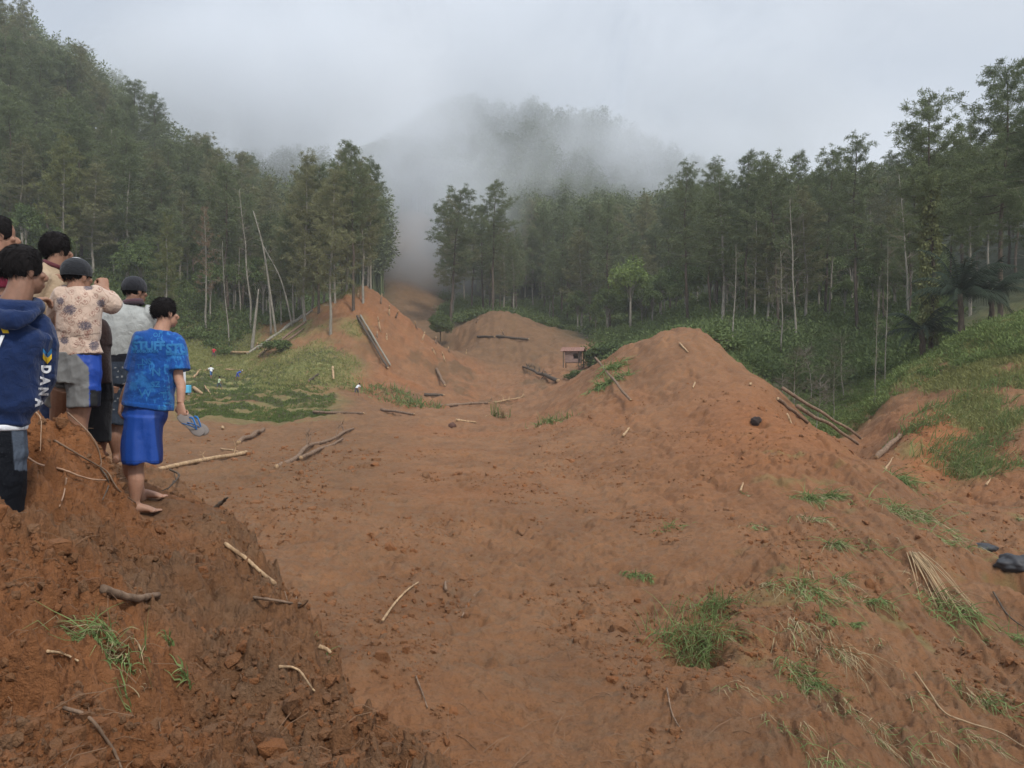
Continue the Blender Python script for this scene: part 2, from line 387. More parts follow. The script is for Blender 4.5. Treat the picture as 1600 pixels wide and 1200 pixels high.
ff = np.maximum(ff, sstep(66, 90, Yg)*sstep(1090, 1180, PXg))
ff = np.maximum(ff, sstep(112, 128, Yg)*(1-sstep(370, 415, PXg)))
mm = sstep(680, 720, PXg)*(1-sstep(850, 935, PXg))*(1-sstep(163, 172, Yg)); ff = ff*(1-mm)+mm*.30*sstep(125, 138, Yg)
ff = ff*(1-.58*np.clip(scar*1.3, 0, 1))
ris = ter*sstep(.60, .72, fr)*sstep(-.3, .0, fbm(Xg*.09, Yg*.3, 3, seed=95)); ff = np.maximum(ff, ris*.8); ff = np.maximum(ff, sstep(82, 95, Yg)*sstep(905, 960, PXg))
og = sstep(.05, .5, fbm(Xg*.16, Yg*.16, 4, seed=91))*.42*vm
og = og*(1-.85*sstep(125, 150, Yg))
og = og*(1-.85*(1-sstep(560, 700, PXg))*sstep(17, 26, Yg)*(1-sstep(84, 90, Yg)))
og = np.maximum(og, rs*(1-sstep(46, 52, Yg))*(1-sstep(1500, 1530, PXg)))
og = np.maximum(og, np.exp(-(((PXg-1200)/160)**2+((Yg-36)/14)**2))*.9)
og = np.maximum(og, sstep(545, 580, PXg)*(1-sstep(720, 760, PXg))*sstep(84, 90, Yg)*(1-sstep(128, 134, Yg))*(.12+.6*sstep(-.15, .35, fbm(Xg*.22, Yg*.16, 4, .6, seed=96))))
ff = np.maximum(ff, .38*sstep(.05, .4, fbm(Xg*.3+5, Yg*.14, 5, .65, seed=97))*sstep(74, 86, Yg)*(1-sstep(165, 175, Yg))*sstep(540, 580, PXg)*(1-sstep(880, 930, PXg)))
ob = .85*sstep(-.02, .28, fbm(Xg*.75+1.1, Yg*.75, 4, .55, seed=93))
mound = np.exp(-(((Xg+2.75)/.75)**2+((Yg-4.5)/.9)**2)**2); ob = np.maximum(ob, mound)
ff = np.maximum(ff, .16*(1-sstep(540, 700, PXg))*sstep(17, 26, Yg)*(1-sstep(84, 90, Yg)))
og = og*(1-bankm)+ob*bankm
mb = MB()
idx = np.arange(NU*NV).reshape(NV, NU)
quads = np.stack([idx[:-1, :-1], idx[:-1, 1:], idx[1:, 1:], idx[1:, :-1]], -1).reshape(-1, 4)
mb.add(np.stack([Xg, Yg, Z], -1).reshape(-1, 3), quads, None)
mb.c = [np.stack([np.clip(gr, 0, 1), np.clip(og, 0, 1), np.clip(ff, 0, 1)], -1).reshape(-1, 3)]

def newmat(name, rough=.9, spec=.2):
    m = bpy.data.materials.new(name); m.use_nodes = True
    b = m.node_tree.nodes['Principled BSDF']; b.inputs['Roughness'].default_value = rough
    b.inputs['Specular IOR Level'].default_value = spec
    return m, m.node_tree, b
def noisen(t, scale, detail=4, rough=.55, vec=None, dist=0):
    n = N(t, 'ShaderNodeTexNoise'); n.inputs['Scale'].default_value = scale; n.inputs['Detail'].default_value = detail
    n.inputs['Roughness'].default_value = rough; n.inputs['Distortion'].default_value = dist
    if vec is not None: t.links.new(vec, n.inputs[0])
    return n.outputs[0]
def bump(t, b, h, strength=.5, dist=.02):
    n = N(t, 'ShaderNodeBump'); n.inputs['Strength'].default_value = strength; n.inputs['Distance'].default_value = dist
    t.links.new(h, n.inputs['Height']); t.links.new(n.outputs[0], b.inputs['Normal'])
def ground_mat():
    m, t, b = newmat('soil', .85, .25)
    g = N(t, 'ShaderNodeNewGeometry').outputs['Position']
    at = N(t, 'ShaderNodeAttribute', attribute_name='Col')
    s = N(t, 'ShaderNodeSeparateColor'); t.links.new(at.outputs['Color'], s.inputs[0])
    n4 = noisen(t, 1.4, 8, .72, g); n1 = noisen(t, .45, 6, .6, g); n2 = noisen(t, 3.5, 6, .65, g); n3 = noisen(t, 22, 5, .7, g)
    base = mixc(t, ramp(t, n1, [(.3, 0), (.7, 1)]), (.172, .079, .034), (.258, .124, .055))
    org = mixc(t, ramp(t, n2, [(.3, 0), (.7, 1)]), (.205, .074, .023), (.330, .125, .042))
    gry = mixc(t, n3, (.125, .082, .048), (.235, .158, .098))
    c = mixc(t, mathn(t, 'MULTIPLY', ramp(t, n2, [(.45, 0), (.68, 1)]), .55), base, gry)
    c = mixc(t, mathn(t, 'MULTIPLY', s.outputs[1], .75), c, org)
    crumbs = ramp(t, n3, [(.30, .62), (.46, 1.0), (.62, 1.0), (.78, 1.22)])
    c = mixc(t, 1.0, c, crumbs, 'MULTIPLY')
    c = mixc(t, 1.0, c, ramp(t, n4, [(.30, .70), (.42, .95), (.60, 1.04), (.75, 1.16)]), 'MULTIPLY')
    c = mixc(t, 1.0, c, ramp(t, noisen(t, 6, 6, .75, g), [(.30, .60), (.42, .97), (.62, 1.03), (.75, 1.2)]), 'MULTIPLY')
    ng = noisen(t, 1.3, 6, .7, g)
    grass = mixc(t, ramp(t, ng, [(.3, 0), (.7, 1)]), (.088, .103, .030), (.25, .235, .085))
    gm = mathn(t, 'MULTIPLY', s.outputs[0], ramp(t, noisen(t, .8, 7, .75, g), [(.32, .35), (.5, 1)]))
    c = mixc(t, gm, c, grass)
    c = mixc(t, s.outputs[2], c, (.034, .040, .020))
    t.links.new(c, b.inputs['Base Color'])
    hgt_ = mathn(t, 'ADD', mathn(t, 'MULTIPLY', noisen(t, 9, 8, .72, g), 1.0), mathn(t, 'MULTIPLY', noisen(t, 45, 5, .7, g), .45))
    bump(t, b, hgt_, .9, .07)
    return m
SOIL = ground_mat()
ground = mb.build('ground', SOIL); tag(ground, kind='structure')
# ================================================================== foliage and trees
def leaf_mat(name, lo, hi, hue=.04, trans=.25):
    m, t, b = newmat(name, .75, .12)
    oi = N(t, 'ShaderNodeObjectInfo'); g = N(t, 'ShaderNodeNewGeometry')
    n = noisen(t, .35, 3, .6, g.outputs['Position'])
    f = mathn(t, 'ADD', mathn(t, 'MULTIPLY', oi.outputs['Random'], .55), mathn(t, 'MULTIPLY', n, .5))
    at = N(t, 'ShaderNodeAttribute', attribute_name='Col'); s = N(t, 'ShaderNodeSeparateColor'); t.links.new(at.outputs['Color'], s.inputs[0])
    f = mathn(t, 'ADD', f, mathn(t, 'MULTIPLY_ADD', s.outputs[0], .6)); 
    f = mathn(t, 'SUBTRACT', f, .3, True)
    c = mixc(t, f, lo, hi)
    t.links.new(c, b.inputs['Base Color'])
    tr = N(t, 'ShaderNodeBsdfTranslucent'); t.links.new(c, tr.inputs[0])
    mx = N(t, 'ShaderNodeMixShader'); mx.inputs[0].default_value = trans
    out = t.nodes['Material Output']; t.links.new(b.outputs[0], mx.inputs[1]); t.links.new(tr.outputs[0], mx.inputs[2]); t.links.new(mx.outputs[0], out.inputs[0])
    return m
def bark_mat(name, lo, hi, sc=(6, 6, 1.2)):
    m, t, b = newmat(name, .9, .15)
    tcn = N(t, 'ShaderNodeTexCoord'); mpn = N(t, 'ShaderNodeMapping'); mpn.inputs['Scale'].default_value = sc
    t.links.new(tcn.outputs['Object'], mpn.inputs[0])
    n = noisen(t, 1.5, 6, .7, mpn.outputs[0])
    t.links.new(mixc(t, ramp(t, n, [(.32, 0), (.66, 1)]), lo, hi), b.inputs['Base Color'])
    bump(t, b, n, .6, .03); return m
PINE = leaf_mat('pine_needles', (.036, .060, .032), (.145, .172, .082))
BROAD = leaf_mat('broad_leaves', (.030, .060, .022), (.120, .160, .058))
LIME = leaf_mat('young_leaves', (.07, .12, .03), (.20, .26, .08))
DARKP = leaf_mat('palm_leaves', (.012, .020, .014), (.035, .050, .032))
TWIG = leaf_mat('dry_twigs', (.075, .062, .048), (.17, .145, .11), trans=0)
BARK = bark_mat('pale_bark', (.13, .115, .09), (.34, .31, .255))
DARKBARK = bark_mat('dark_bark', (.045, .035, .028), (.13, .10, .075))
FRESH = bark_mat('fresh_wood', (.17, .10, .055), (.55, .38, .22))
LOGM = bark_mat('log_bark', (.085, .055, .038), (.27, .18, .12))
def leaf_quads(c, d, ln, wd, rng, droop=0):
    """thin folded leaves: centres c, directions d, returns v,q"""
    n = len(c); r = rng.normal(size=(n, 3)); s = np.cross(d, r); s /= np.maximum(np.linalg.norm(s, axis=1, keepdims=True), 1e-6)
    ln = np.broadcast_to(np.asarray(ln, float), (n,))[:, None]; wd = np.broadcast_to(np.asarray(wd, float), (n,))[:, None]
    tip = c+d*ln; tip[:, 2] -= droop*ln[:, 0]
    mid = c+d*ln*.45
    v = np.stack([c, mid+s*wd*.5, tip, mid-s*wd*.5], 1).reshape(-1, 3)
    return v, np.arange(n*4).reshape(-1, 4)
def sph(n, rng):
    v = rng.normal(size=(n, 3)); return v/np.linalg.norm(v, axis=1, keepdims=True)
def pine_mesh(seed, H=26, start=.38, rad=3.6, nb=52, dens=1.0, lean=.0, shape=1.0, ls=.55):
    rng = np.random.default_rng(seed); tr = MB(); cr = MB()
    k = 12; zz = np.linspace(-1.2, H, k)
    off = np.cumsum(rng.normal(0, .10, (k, 2)), 0); off -= off[0]; off[:, 0] += lean*np.linspace(0, 1, k)**1.5*H
    spine = np.hstack([off, zz[:, None]]); r0 = H*.0085+.03
    tube(tr, spine, r0*(1-.88*np.linspace(0, 1, k)), 8, n=26)
    def at(z): return np.array([np.interp(z, zz, spine[:, 0]), np.interp(z, zz, spine[:, 1]), z])
    for i in range(5):          # dead stubs under the crown
        z = H*rng.uniform(.12, start); a = rng.uniform(0, 6.28); L = rng.uniform(.5, 2.2)
        p = at(z); tube(tr, [p, p+np.array([math.cos(a)*L, math.sin(a)*L, rng.uniform(-.2, .4)*L])], [.035, .012], 4)
    for i in range(nb):
        t = (i+.5)/nb; t = t**.9; z = H*(start+(1-start)*t*.985)
        a = i*2.4+rng.uniform(-.5, .5)
        prof = (math.sin(math.pi*min(1, (t*.86+.14))**shape)**.7) if t < .93 else .42
        L = rad*max(.22, prof)*rng.uniform(.35, 1.35)
        up = .55*t-.12+rng.uniform(-.15, .25)
        p = at(z); d = np.array([math.cos(a), math.sin(a), up]); d /= np.linalg.norm(d)
        pts = [p, p+d*L*.5+[0, 0, -.05*L], p+d*L+[0, 0, .12*L]]
        tube(tr, pts, [.05*(1.3-t), .035*(1.3-t), .01], 4, n=5)
        m = max(3, int(L*3.6*dens)); bp = crom(pts, 12)
        for j in range(m):
            f = .28+.72*(j+rng.uniform())/m; c = bp[min(11, int(f*11))]+rng.normal(0, .20+.10*L*f*.5, 3)
            nl = int(30*dens); dd = sph(nl, rng)*1.0+d*.5+[0, 0, .1]; dd /= np.linalg.norm(dd, axis=1, keepdims=True)
            v, q = leaf_quads(np.repeat(c[None], nl, 0)+rng.normal(0, .16, (nl, 3))*[1, 1, .6], dd, rng.uniform(.5, 1.1, nl)*ls, ls*.13, rng)
            cr.add(v, q, None, [rng.uniform(0, 1)*.6+.4*(1-t)]*3)
    return tr.mesh('trunk'), cr.mesh('crown', False)
def broad_mesh(seed, H=12, R0=3.5, nblob=26, nl=150, ls=.45, trunkf=.35, low=.3):
    rng = np.random.default_rng(seed); tr = MB(); cr = MB()
    top = np.array([rng.normal(0, .3), rng.normal(0, .3), H*.8]); tube(tr, [[0, 0, -.8], [0, 0, H*trunkf], top], [H*.014+.02, H*.011+.02, .03], 7, n=9)
    for i in range(nblob):
        d = sph(1, rng)[0]; d[2] = abs(d[2])*1.2-low; c = np.array([0, 0, H*.58])+d*np.array([R0, R0, H*.36])*rng.uniform(.45, 1)
        tube(tr, [[0, 0, H*rng.uniform(trunkf*.8, .6)], (c+[0, 0, H*.5])/2*[1, 1, 1], c], [.05, .035, .012], 4, n=6)
        rr = R0*rng.uniform(.22, .42); s = sph(nl, rng); p = c+s*rr*rng.uniform(.4, 1.1, (nl, 1))*[1, 1, .75]
        dd = s+rng.normal(0, .5, s.shape)+[0, 0, .1]; dd /= np.linalg.norm(dd, axis=1, keepdims=True)
        v, q = leaf_quads(p, dd, rng.uniform(.6, 1.2, nl)*ls, ls*.5, rng, .2); cr.add(v, q, None, [rng.uniform(0, 1)]*3)
    return tr.mesh('trunk'), cr.mesh('crown', False)
def twig_mesh(seed, H=18, nb=34, rad=2.4, lean=.0, tw=6):
    rng = np.random.default_rng(seed); tr = MB(); cr = MB(); k = 9; zz = np.linspace(-1, H, k)
    off = np.cumsum(rng.normal(0, .10, (k, 2)), 0); off -= off[0]; off[:, 0] += lean*np.linspace(0, 1, k)*H
    sp_ = np.hstack([off, zz[:, None]]); tube(tr, sp_, (H*.007+.03)*(1-.85*np.linspace(0, 1, k)), 7, n=20)
    for i in range(nb):
        z = H*rng.uniform(.25, .98); a = rng.uniform(0, 6.28); L = rad*rng.uniform(.3, 1)*(1.15-z/H*.6)
        p = np.array([np.interp(z, zz, sp_[:, 0]), np.interp(z, zz, sp_[:, 1]), z]); d = np.array([math.cos(a), math.sin(a), rng.uniform(0, .9)]); d /= np.linalg.norm(d)
        tube(cr, [p, p+d*L*.6, p+d*L+[0, 0, .15*L]], [.03, .02, .006], 3, n=4, col=(.5,)*3)
        for j in range(tw):
            q0 = p+d*L*rng.uniform(.4, 1); e = d+rng.normal(0, .6, 3); tube(cr, [q0, q0+e*rng.uniform(.25, .8)], [.014, .004], 3, cap=False, col=(rng.uniform(),)*3)
    return tr.mesh('trunk'), cr.mesh('crown', False)
PINE2 = leaf_mat('olive_pine_needles', (.060, .070, .030), (.20, .20, .10))
def settle(m, a, b): m[0].materials.append(a); m[1].materials.append(b); return m
PM = [settle(pine_mesh(100+i, 26, s_, r_, n_, 1.0, l_), BARK if i % 2 else DARKBARK, PINE2 if i in (1, 3) else PINE) for i, (s_, r_, n_, l_) in enumerate([(.36, 3.7, 60, .01), (.26, 4.1, 68, -.02), (.42, 3.5, 54, .02), (.16, 3.8, 74, 0), (.38, 4.4, 60, .03), (.30, 3.5, 62, -.03)])]
PMnear = [settle(pine_mesh(140+i, 26, s_, r_, n_, 1.35, l_, 1, .42), DARKBARK if i != 2 else BARK, PINE) for i, (s_, r_, n_, l_) in enumerate([(.46, 4.2, 50, .01), (.42, 5.0, 52, .02), (.36, 4.0, 60, -.02)])]
BM = [settle(broad_mesh(200+i, 12, r_, n_, 150, .45), BARK, BROAD) for i, (r_, n_) in enumerate([(3.2, 24), (4.0, 30), (2.6, 20)])]
LM = [settle(broad_mesh(220, 12, 3.0, 26, 160, .4), BARK, LIME)]
TM = [settle(twig_mesh(240+i, 18, 40, r_, l_), BARK, TWIG) for i, (r_, l_) in enumerate([(2.2, .03), (2.8, -.05), (1.8, .08)])]
SM = [settle(broad_mesh(260+i, 2.4, 1.5, 16, 110, .26, .2, .9), DARKBARK, BROAD) for i in range(3)]
NTREE = 0
def tree(kind, meshes, x, y, h0, H, label, cat, group=None, rz=None, sink=.3, wide=1.0, lean=(0, 0)):
    global NTREE
    z = gz(x, y)-sink; e = empty(kind, (x, y, z), label, cat, group)
    s = H/h0; e.scale = (s*wide, s*wide, s); e.rotation_euler = (lean[0], lean[1], rz if rz is not None else random.uniform(0, 6.28))
    for me in meshes:
        o = bpy.data.objects.new(me.name.split('.')[0], me); COL.objects.link(o); o.parent = e
    NTREE += 1; return e
# --- pines on the middle mound, left of the scar
g1 = 'pines standing on the red mound left of the misty gully'
MT = [(440,128,21),(458,126,25),(477,119,30),(497,121,30),(517,110,28),(524,122,29),(541,127,29),(553,118,29),(567,121,29),(580,128,25),(505,136,30),(533,141,31),(470,141,29),(574,133,28),(487,130,29),(448,136,26)]
for i, (px, Y, H) in enumerate(MT):
    x = (px-800)/FPX*Y
    tree('pine_tree', PM[(1, 5, 3, 2)[i % 4]], x, Y, 26, H*(.74+.13*((i*7) % 5)/4), 'tall pine with bare pale lower trunk in the clump topping the middle red mound', 'pine tree', g1)
# --- left mountainside
g2 = 'pines on the dark left mountainside'
def spread(n, px0, px1, y0, y1, mind, rng, ok=lambda px, Y: True):
    out = []; k = 0
    while len(out) < n and k < n*60:
        k += 1; Y = math.sqrt(rng.uniform(y0*y0, y1*y1)); px = rng.uniform(px0, px1); x = (px-800)/FPX*Y
        if not ok(px, Y): continue
        if all((x-a)**2+(Y-b)**2 > mind*mind for a, b, _ in out): out.append((x, Y, px))
    return out
rg = np.random.default_rng(5)
for i, (x, Y, px) in enumerate(spread(80, -60, 430, 132, 205, 5.0, rg, lambda px, Y: Y > 128+max(0, px-250)*.10)):
    tree('pine_tree', PM[rg.integers(6)], x, Y, 26, rg.uniform(15, 28), 'dark pine among the dense pines covering the left mountainside', 'pine tree', g2, wide=rg.uniform(1.1, 1.45))
for i, (x, Y, px) in enumerate(spread(34, -20, 420, 205, 240, 6.0, rg)):
    tree('pine_tree', PM[rg.integers(6)], x, Y, 26, rg.choice([15, 19, 24, 31]), 'ragged pine standing out on the skyline of the left mountain', 'pine tree', 'pines on the skyline of the left mountain', wide=rg.uniform(1.0, 1.4))
for i, (x, Y, px) in enumerate(spread(30, -40, 430, 124, 165, 5.0, rg, lambda px, Y: Y > 122+max(0, px-250)*.08)):
    tree('leafy_tree', BM[rg.integers(3)], x, Y, 12, rg.uniform(7, 12), 'low leafy tree at the foot of the left mountainside forest', 'tree', 'leafy trees at the foot of the left mountainside')
# --- forest behind, right of the gully
g3 = 'pines of the forest behind the two red mounds'
for i, (x, Y, px) in enumerate(spread(80, 700, 1110, 166, 262, 5.2, rg, lambda px, Y: Y > 166-(px-780)*.03)):
    tree('pine_tree', PM[rg.integers(6)], x, Y, 26, rg.uniform(15, 30), 'slim pine in the forest edge behind the red mounds, right of the misty gully', 'pine tree', g3, wide=rg.uniform(1, 1.3))
g4 = 'pines of the forest on the right'
for i, (x, Y, px) in enumerate(spread(66, 1105, 1640, 108, 225, 5.8, rg)):
    tree('pine_tree', PM[rg.integers(6)], x, Y, 26, rg.uniform(13, 27), 'pine in the olive green forest right of the highest red mound', 'pine tree', g4, wide=rg.uniform(1, 1.5))
for i, (px, Y, k) in enumerate([(1075,128,0),(1165,120,1),(1215,112,2),(1120,140,0),(1245,130,1),(1290,118,2),(1340,105,0)]):
    tree('pine_tree', PM[k*2], (px-800)/FPX*Y, Y, 26, 27-i % 3, 'pine in the olive green forest right of the highest red mound', 'pine tree', g4)
for i, (x, Y, px) in enumerate(spread(60, 860, 1420, 104, 172, 4.5, rg, lambda px, Y: Y > 165-(px-860)*.12)):
    tree('leafy_tree', BM[rg.integers(3)], x, Y, 12, rg.uniform(7, 13), 'low leafy tree filling the foot of the forest behind the highest red mound', 'tree', 'leafy trees filling the foot of the forest')
for i, (x, Y, px) in enumerate(spread(13, 1130, 1420, 86, 150, 6, rg)):
    tree('bare_tree', TM[rg.integers(3)], x, Y, 18, rg.uniform(11, 20), 'thin bare twiggy tree standing in the forest on the right', 'bare tree', 'thin bare trees in the right forest')
for i, (x, Y, px) in enumerate(spread(9, 330, 470, 122, 160, 5, rg)):
    tree('bare_tree', TM[rg.integers(3)], x, Y, 18, rg.uniform(14, 24), 'thin grey bare tree in the gap left of the middle red mound', 'bare tree', 'thin bare trees left of the middle mound')
# --- single trees one can point at
def at_(px, Y): return ((px-800)/FPX*Y, Y)
tree('leafy_tree', LM[0], *at_(985, 150), 12, 16, 'light green broad crowned tree in front of the dark forest, above the hut', 'tree', rz=.4)
tree('round_tree', settle(broad_mesh(230, 12, 3.2, 34, 200, .5, .5, .3), DARKBARK, BROAD), *at_(688, 157), 12, 8.5, 'small round dark green tree at the foot of the misty gully', 'tree', wide=.95)
tree('pine_tree', PMnear[0], *at_(1452, 69), 26, 23.5, 'tall crooked pine with ivy climbing its trunk at the top of the orange scar', 'pine tree', rz=2.6)
tree('pine_tree', PMnear[1], *at_(1562, 74), 26, 25, 'tallest dark pine at the right edge, reaching highest into the sky', 'pine tree', rz=.5, wide=1.1)
tree('pine_tree', PMnear[2], *at_(1605, 66), 26, 17.5, 'dense dark pine cut by the right edge of the picture', 'pine tree', rz=1.5, wide=1.1)
tree('pine_tree', PMnear[2], *at_(1515, 84), 26, 21, 'slender pine between the ivy clad pine and the tallest pine', 'pine tree', rz=4, wide=.9)
tree('pine_tree', PMnear[0], *at_(1640, 80), 26, 23, 'pale trunked pine just beyond the right edge', 'pine tree', rz=4)
for i, (px, Y, H) in enumerate([(1420,98,15),(1380,104,14),(1545,98,17),(1590,92,18),(1485,104,16)]):
    tree('pine_tree', PMnear[i % 3], *at_(px, Y), 26, H, 'olive green pine in the row behind the ivy clad pine on the right', 'pine tree', 'olive pines behind the ivy clad pine')
tree('dead_tree', TM[2], *at_(1366, 61), 18, 10.5, 'straight thin dead trunk with broken branch stubs beside the deep gully', 'dead tree', rz=0, wide=.45)
tree('dead_tree', TM[0], *at_(1382, 66), 18, 13, 'second thin dead trunk just right of the broken stub trunk in the gully', 'dead tree', rz=1, wide=.5)
# light green tree on the left mountain and reddish one
tree('pine_tree', settle(pine_mesh(150, 26, .15, 4.6, 64, 1.1, .02, 1, .6), BARK, leaf_mat('olive_needles', (.06, .075, .025), (.17, .18, .07))), *at_(98, 128), 26, 22, 'pale olive pine with drooping branches above the men\'s heads', 'pine tree', rz=1)
tree('pine_tree', settle(pine_mesh(151, 26, .2, 3.2, 60, 1.0, 0, 1, .55), BARK, leaf_mat('olive_needles', (.05, .065, .025), (.15, .16, .06))), *at_(262, 122), 26, 18, 'pale olive pine standing at the forest foot behind the man in the blue t-shirt', 'pine tree', rz=1)
tree('dead_tree', settle(pine_mesh(152, 26, .3, 2.6, 40, .7, 0, 1, .5), BARK, leaf_mat('rusty_needles', (.10, .065, .04), (.20, .13, .08), trans=.1)), *at_(322, 128), 26, 20, 'rust brown dying pine in the left forest', 'pine tree', rz=1)
# leaning pale poles by the mound
def pole_tree(pts, r0, r1, label, seed):
    rng = np.random.default_rng(seed); b = np.asarray(pts[0], float); e = empty('dead_tree', b, label, 'dead tree')
    m = MB(); tube(m, pts, np.linspace(r0, r1, len(pts)), 7, n=14, wob=.01); m.build('trunk', BARK, e)
    t = MB()
    for i in range(7):
        f = rng.uniform(.5, .98); p = crom(pts, 20)[int(f*19)]; d = unit(rng.normal(size=3)+[0, 0, .8]); tube(t, [p, p+d*rng.uniform(.6, 1.8)], [.04, .01], 4)
    t.build('branch', BARK, e)
pole_tree([G(393, 118, -.4), P(400, 490, 118), P(404, 452, 118)], .28, .10, 'pale leaning broken trunk at the left foot of the middle mound', 1)
pole_tree([G(432, 122, -.4), P(424, 470, 122), P(412, 390, 122), P(396, 330, 122)], .20, .07, 'long thin pale trunk leaning left beside the mound pines', 2)
pole_tree([G(424, 124, -.4), P(420, 450, 124), P(409, 375, 124)], .18, .06, 'thin pale trunk close beside the long leaning one', 3)
pole_tree([G(458, 121, -.4), P(440, 440, 121), P(412, 385, 121)], .15, .06, 'thin pale trunk leaning far over to the left at the mound foot', 4)
# ================================================================== ground cover (uncountable)
def cover(name, mat, pts, n_per, rr, ls, wd, rng, up=.5, cj=1.0, flat=.75, zoff=.25, size=None):
    k = len(pts); sz = np.ones(k) if size is None else size
    c = np.repeat(pts, n_per, 0); S_ = np.repeat(sz, n_per)[:, None]; s = sph(len(c), rng); s[:, 2] = np.abs(s[:, 2])
    p = c+s*rr*S_*rng.uniform(.3, 1.05, (len(c), 1))*[1, 1, flat]+[0, 0, zoff*0]
    d = s*.7+rng.normal(0, .45, s.shape)+[0, 0, up]; d /= np.linalg.norm(d, axis=1, keepdims=True)
    v, q = leaf_quads(p, d, rng.uniform(.6, 1.3, len(c))*ls*S_[:, 0]**.5, wd, rng, .25)
    m = MB(); m.add(v, q); colr = np.repeat(np.repeat(rng.uniform(0, 1, k), n_per), 4)*cj
    m.c = [np.stack([colr]*3, 1)]
    o = m.build(name, mat, smooth=False); tag(o, kind='stuff'); return o
def rnd_pts(n, px0, px1, y0, y1, rng, ok=None, dz=-.1):
    Y = np.exp(rng.uniform(math.log(y0), math.log(y1), n)); px = rng.uniform(px0, px1, n)
    x = (px-800)/FPX*Y
    if ok is not None: m = ok(px, Y, x); x, Y, px = x[m], Y[m], px[m]
    return np.stack([x, Y, hgt(x, Y)+dz], 1)
rg = np.random.default_rng(9)
p1 = rnd_pts(1500, -80, 470, 116, 190, rg, lambda px, Y, x: Y > 116+np.clip(px-250, 0, 200)*.07+4*np.sin(px*.05))
p2 = rnd_pts(1100, 690, 1000, 168, 230, rg)
p3 = rnd_pts(2600, 925, 1480, 70, 190, rg, lambda px, Y, x: (Y > 84-(px-1060)*.02+(px < 1060)*(1060-px)*.25))
p4 = rnd_pts(900, 470, 590, 150, 260, rg)
o = cover('undergrowth', BROAD, np.vstack([p1, p2, p3, p4]), 95, 2.0, .55, .26, rg, size=rg.uniform(.5, 1.5, len(p1)+len(p2)+len(p3)+len(p4)))
tag(o, 'dark green undergrowth of bushes beneath the forest trees', 'undergrowth')
# far wood on the misty slopes: one mass
fm = MB(); rr_ = np.random.default_rng(12)
fp = np.vstack([rnd_pts(420, -60, 560, 238, 330, rr_), rnd_pts(420, -420, -70, 125, 300, rr_), rnd_pts(350, 1690, 2050, 90, 300, rr_), rnd_pts(2100, 690, 1650, 240, 400, rr_), rnd_pts(300, 540, 600, 200, 400, rr_), rnd_pts(420, 560, 720, 300, 400, rr_), rnd_pts(200, 700, 760, 250, 400, rr_)])
proto = []
for s in range(3):
    rng = np.random.default_rng(300+s); m = MB(); H = 24
    tube(m, [[0, 0, 0], [0, 0, H]], [.25, .05], 4)
    for i in range(26):
        t = i/26; z = H*(.35+.65*t); a = i*2.4; L = 3.6*math.sin(math.pi*(.2+.75*t))**.7*rng.uniform(.6, 1.2); c = np.array([math.cos(a)*L*.7, math.sin(a)*L*.7, z])
        d = sph(24, rng); v, q = leaf_quads(c+d*rng.uniform(.2, 1.5, (24, 1)), d, .85, .34, rng); m.add(v, q)
    t_ = np.concatenate(m.t); proto.append((np.concatenate(m.v), np.concatenate(m.q), t_))
for k, p in enumerate(fp):
    v, q, t_ = proto[k % 3]; a = rr_.uniform(0, 6.28); s = rr_.uniform(.75, 1.15); R_ = np.array([[math.cos(a), math.sin(a), 0], [-math.sin(a), math.cos(a), 0], [0, 0, 1]])
    fm.add(v @ R_*s*[1.15, 1.15, 1]+p-[0, 0, .5], q, t_, (rr_.uniform(),)*3)
tag(fm.build('far_forest', PINE, smooth=False), 'dense far forest on the misty slopes fading into the cloud', 'forest', kind='stuff')

# --- grass: blades on meadow, terraces, right slope
GRASS = leaf_mat('grass_blades', (.075, .105, .028), (.25, .25, .095))
def grassfield(name, pts, nb, ln, wd, spreadr, rng, label, mat=None, lean=(0, 0), sc=None):
    c = np.repeat(pts, nb, 0)+np.hstack([rng.normal(0, spreadr, (len(pts)*nb, 2)), np.zeros((len(pts)*nb, 1))])
    c[:, 2] = hgt(c[:, 0], c[:, 1])-.02
    d = rng.normal(0, .35, c.shape)+[lean[0], lean[1], 1]; d /= np.linalg.norm(d, axis=1, keepdims=True)
    v, q = leaf_quads(c, d, rng.uniform(.5, 1.3, len(c))*ln, wd, rng, .25)
    m = MB(); m.add(v, q); m.c = [np.repeat(np.repeat(rng.uniform(0, 1, len(pts)), nb), 4)[:, None]*np.ones(3)]
    o = m.build(name, mat or GRASS, smooth=False); tag(o, label, 'grass', kind='stuff'); return o
def at_mask(M, x, y): return bil(M, x/y, np.log(y), U[0], U[-1], VL[0], VL[-1])
def tpts(n, px0, px1, y0, y1, rng, thr=.4, M=None, ex=None):
    Y = np.exp(rng.uniform(math.log(y0), math.log(y1), n)); px = rng.uniform(px0, px1, n); x = (px-800)/FPX*Y
    k = at_mask(gr if M is None else M, x, Y) > thr
    if ex is not None: k &= ex(px, Y)
    x, Y = x[k], Y[k]; return np.stack([x, Y, hgt(x, Y)], 1)
edge_rise = ter*sstep(.55, .7, fr)
grassfield('paddy_grass', tpts(20000, 270, 540, 64, 104, rg, .85, edge_rise), 5, .30, .06, .08, rg, 'green grass growing along the steps of the terraced field', leaf_mat('rice_grass', (.045, .085, .022), (.13, .17, .05)))
grassfield('meadow_grass', np.vstack([tpts(9000, -50, 430, 100, 150, rg, .5), tpts(2600, 400, 600, 88, 135, rg, .45)]), 8, .5, .09, .5, rg, 'short grass on the sloping meadow behind the men')
grassfield('slope_grass', np.vstack([tpts(4800, 1390, 1660, 38, 60, rg, .68), tpts(2600, 1330, 1660, 47, 75, rg, .3)]), 12, .55, .05, .30, rg, 'tangled grass and weeds on the slope at the right')
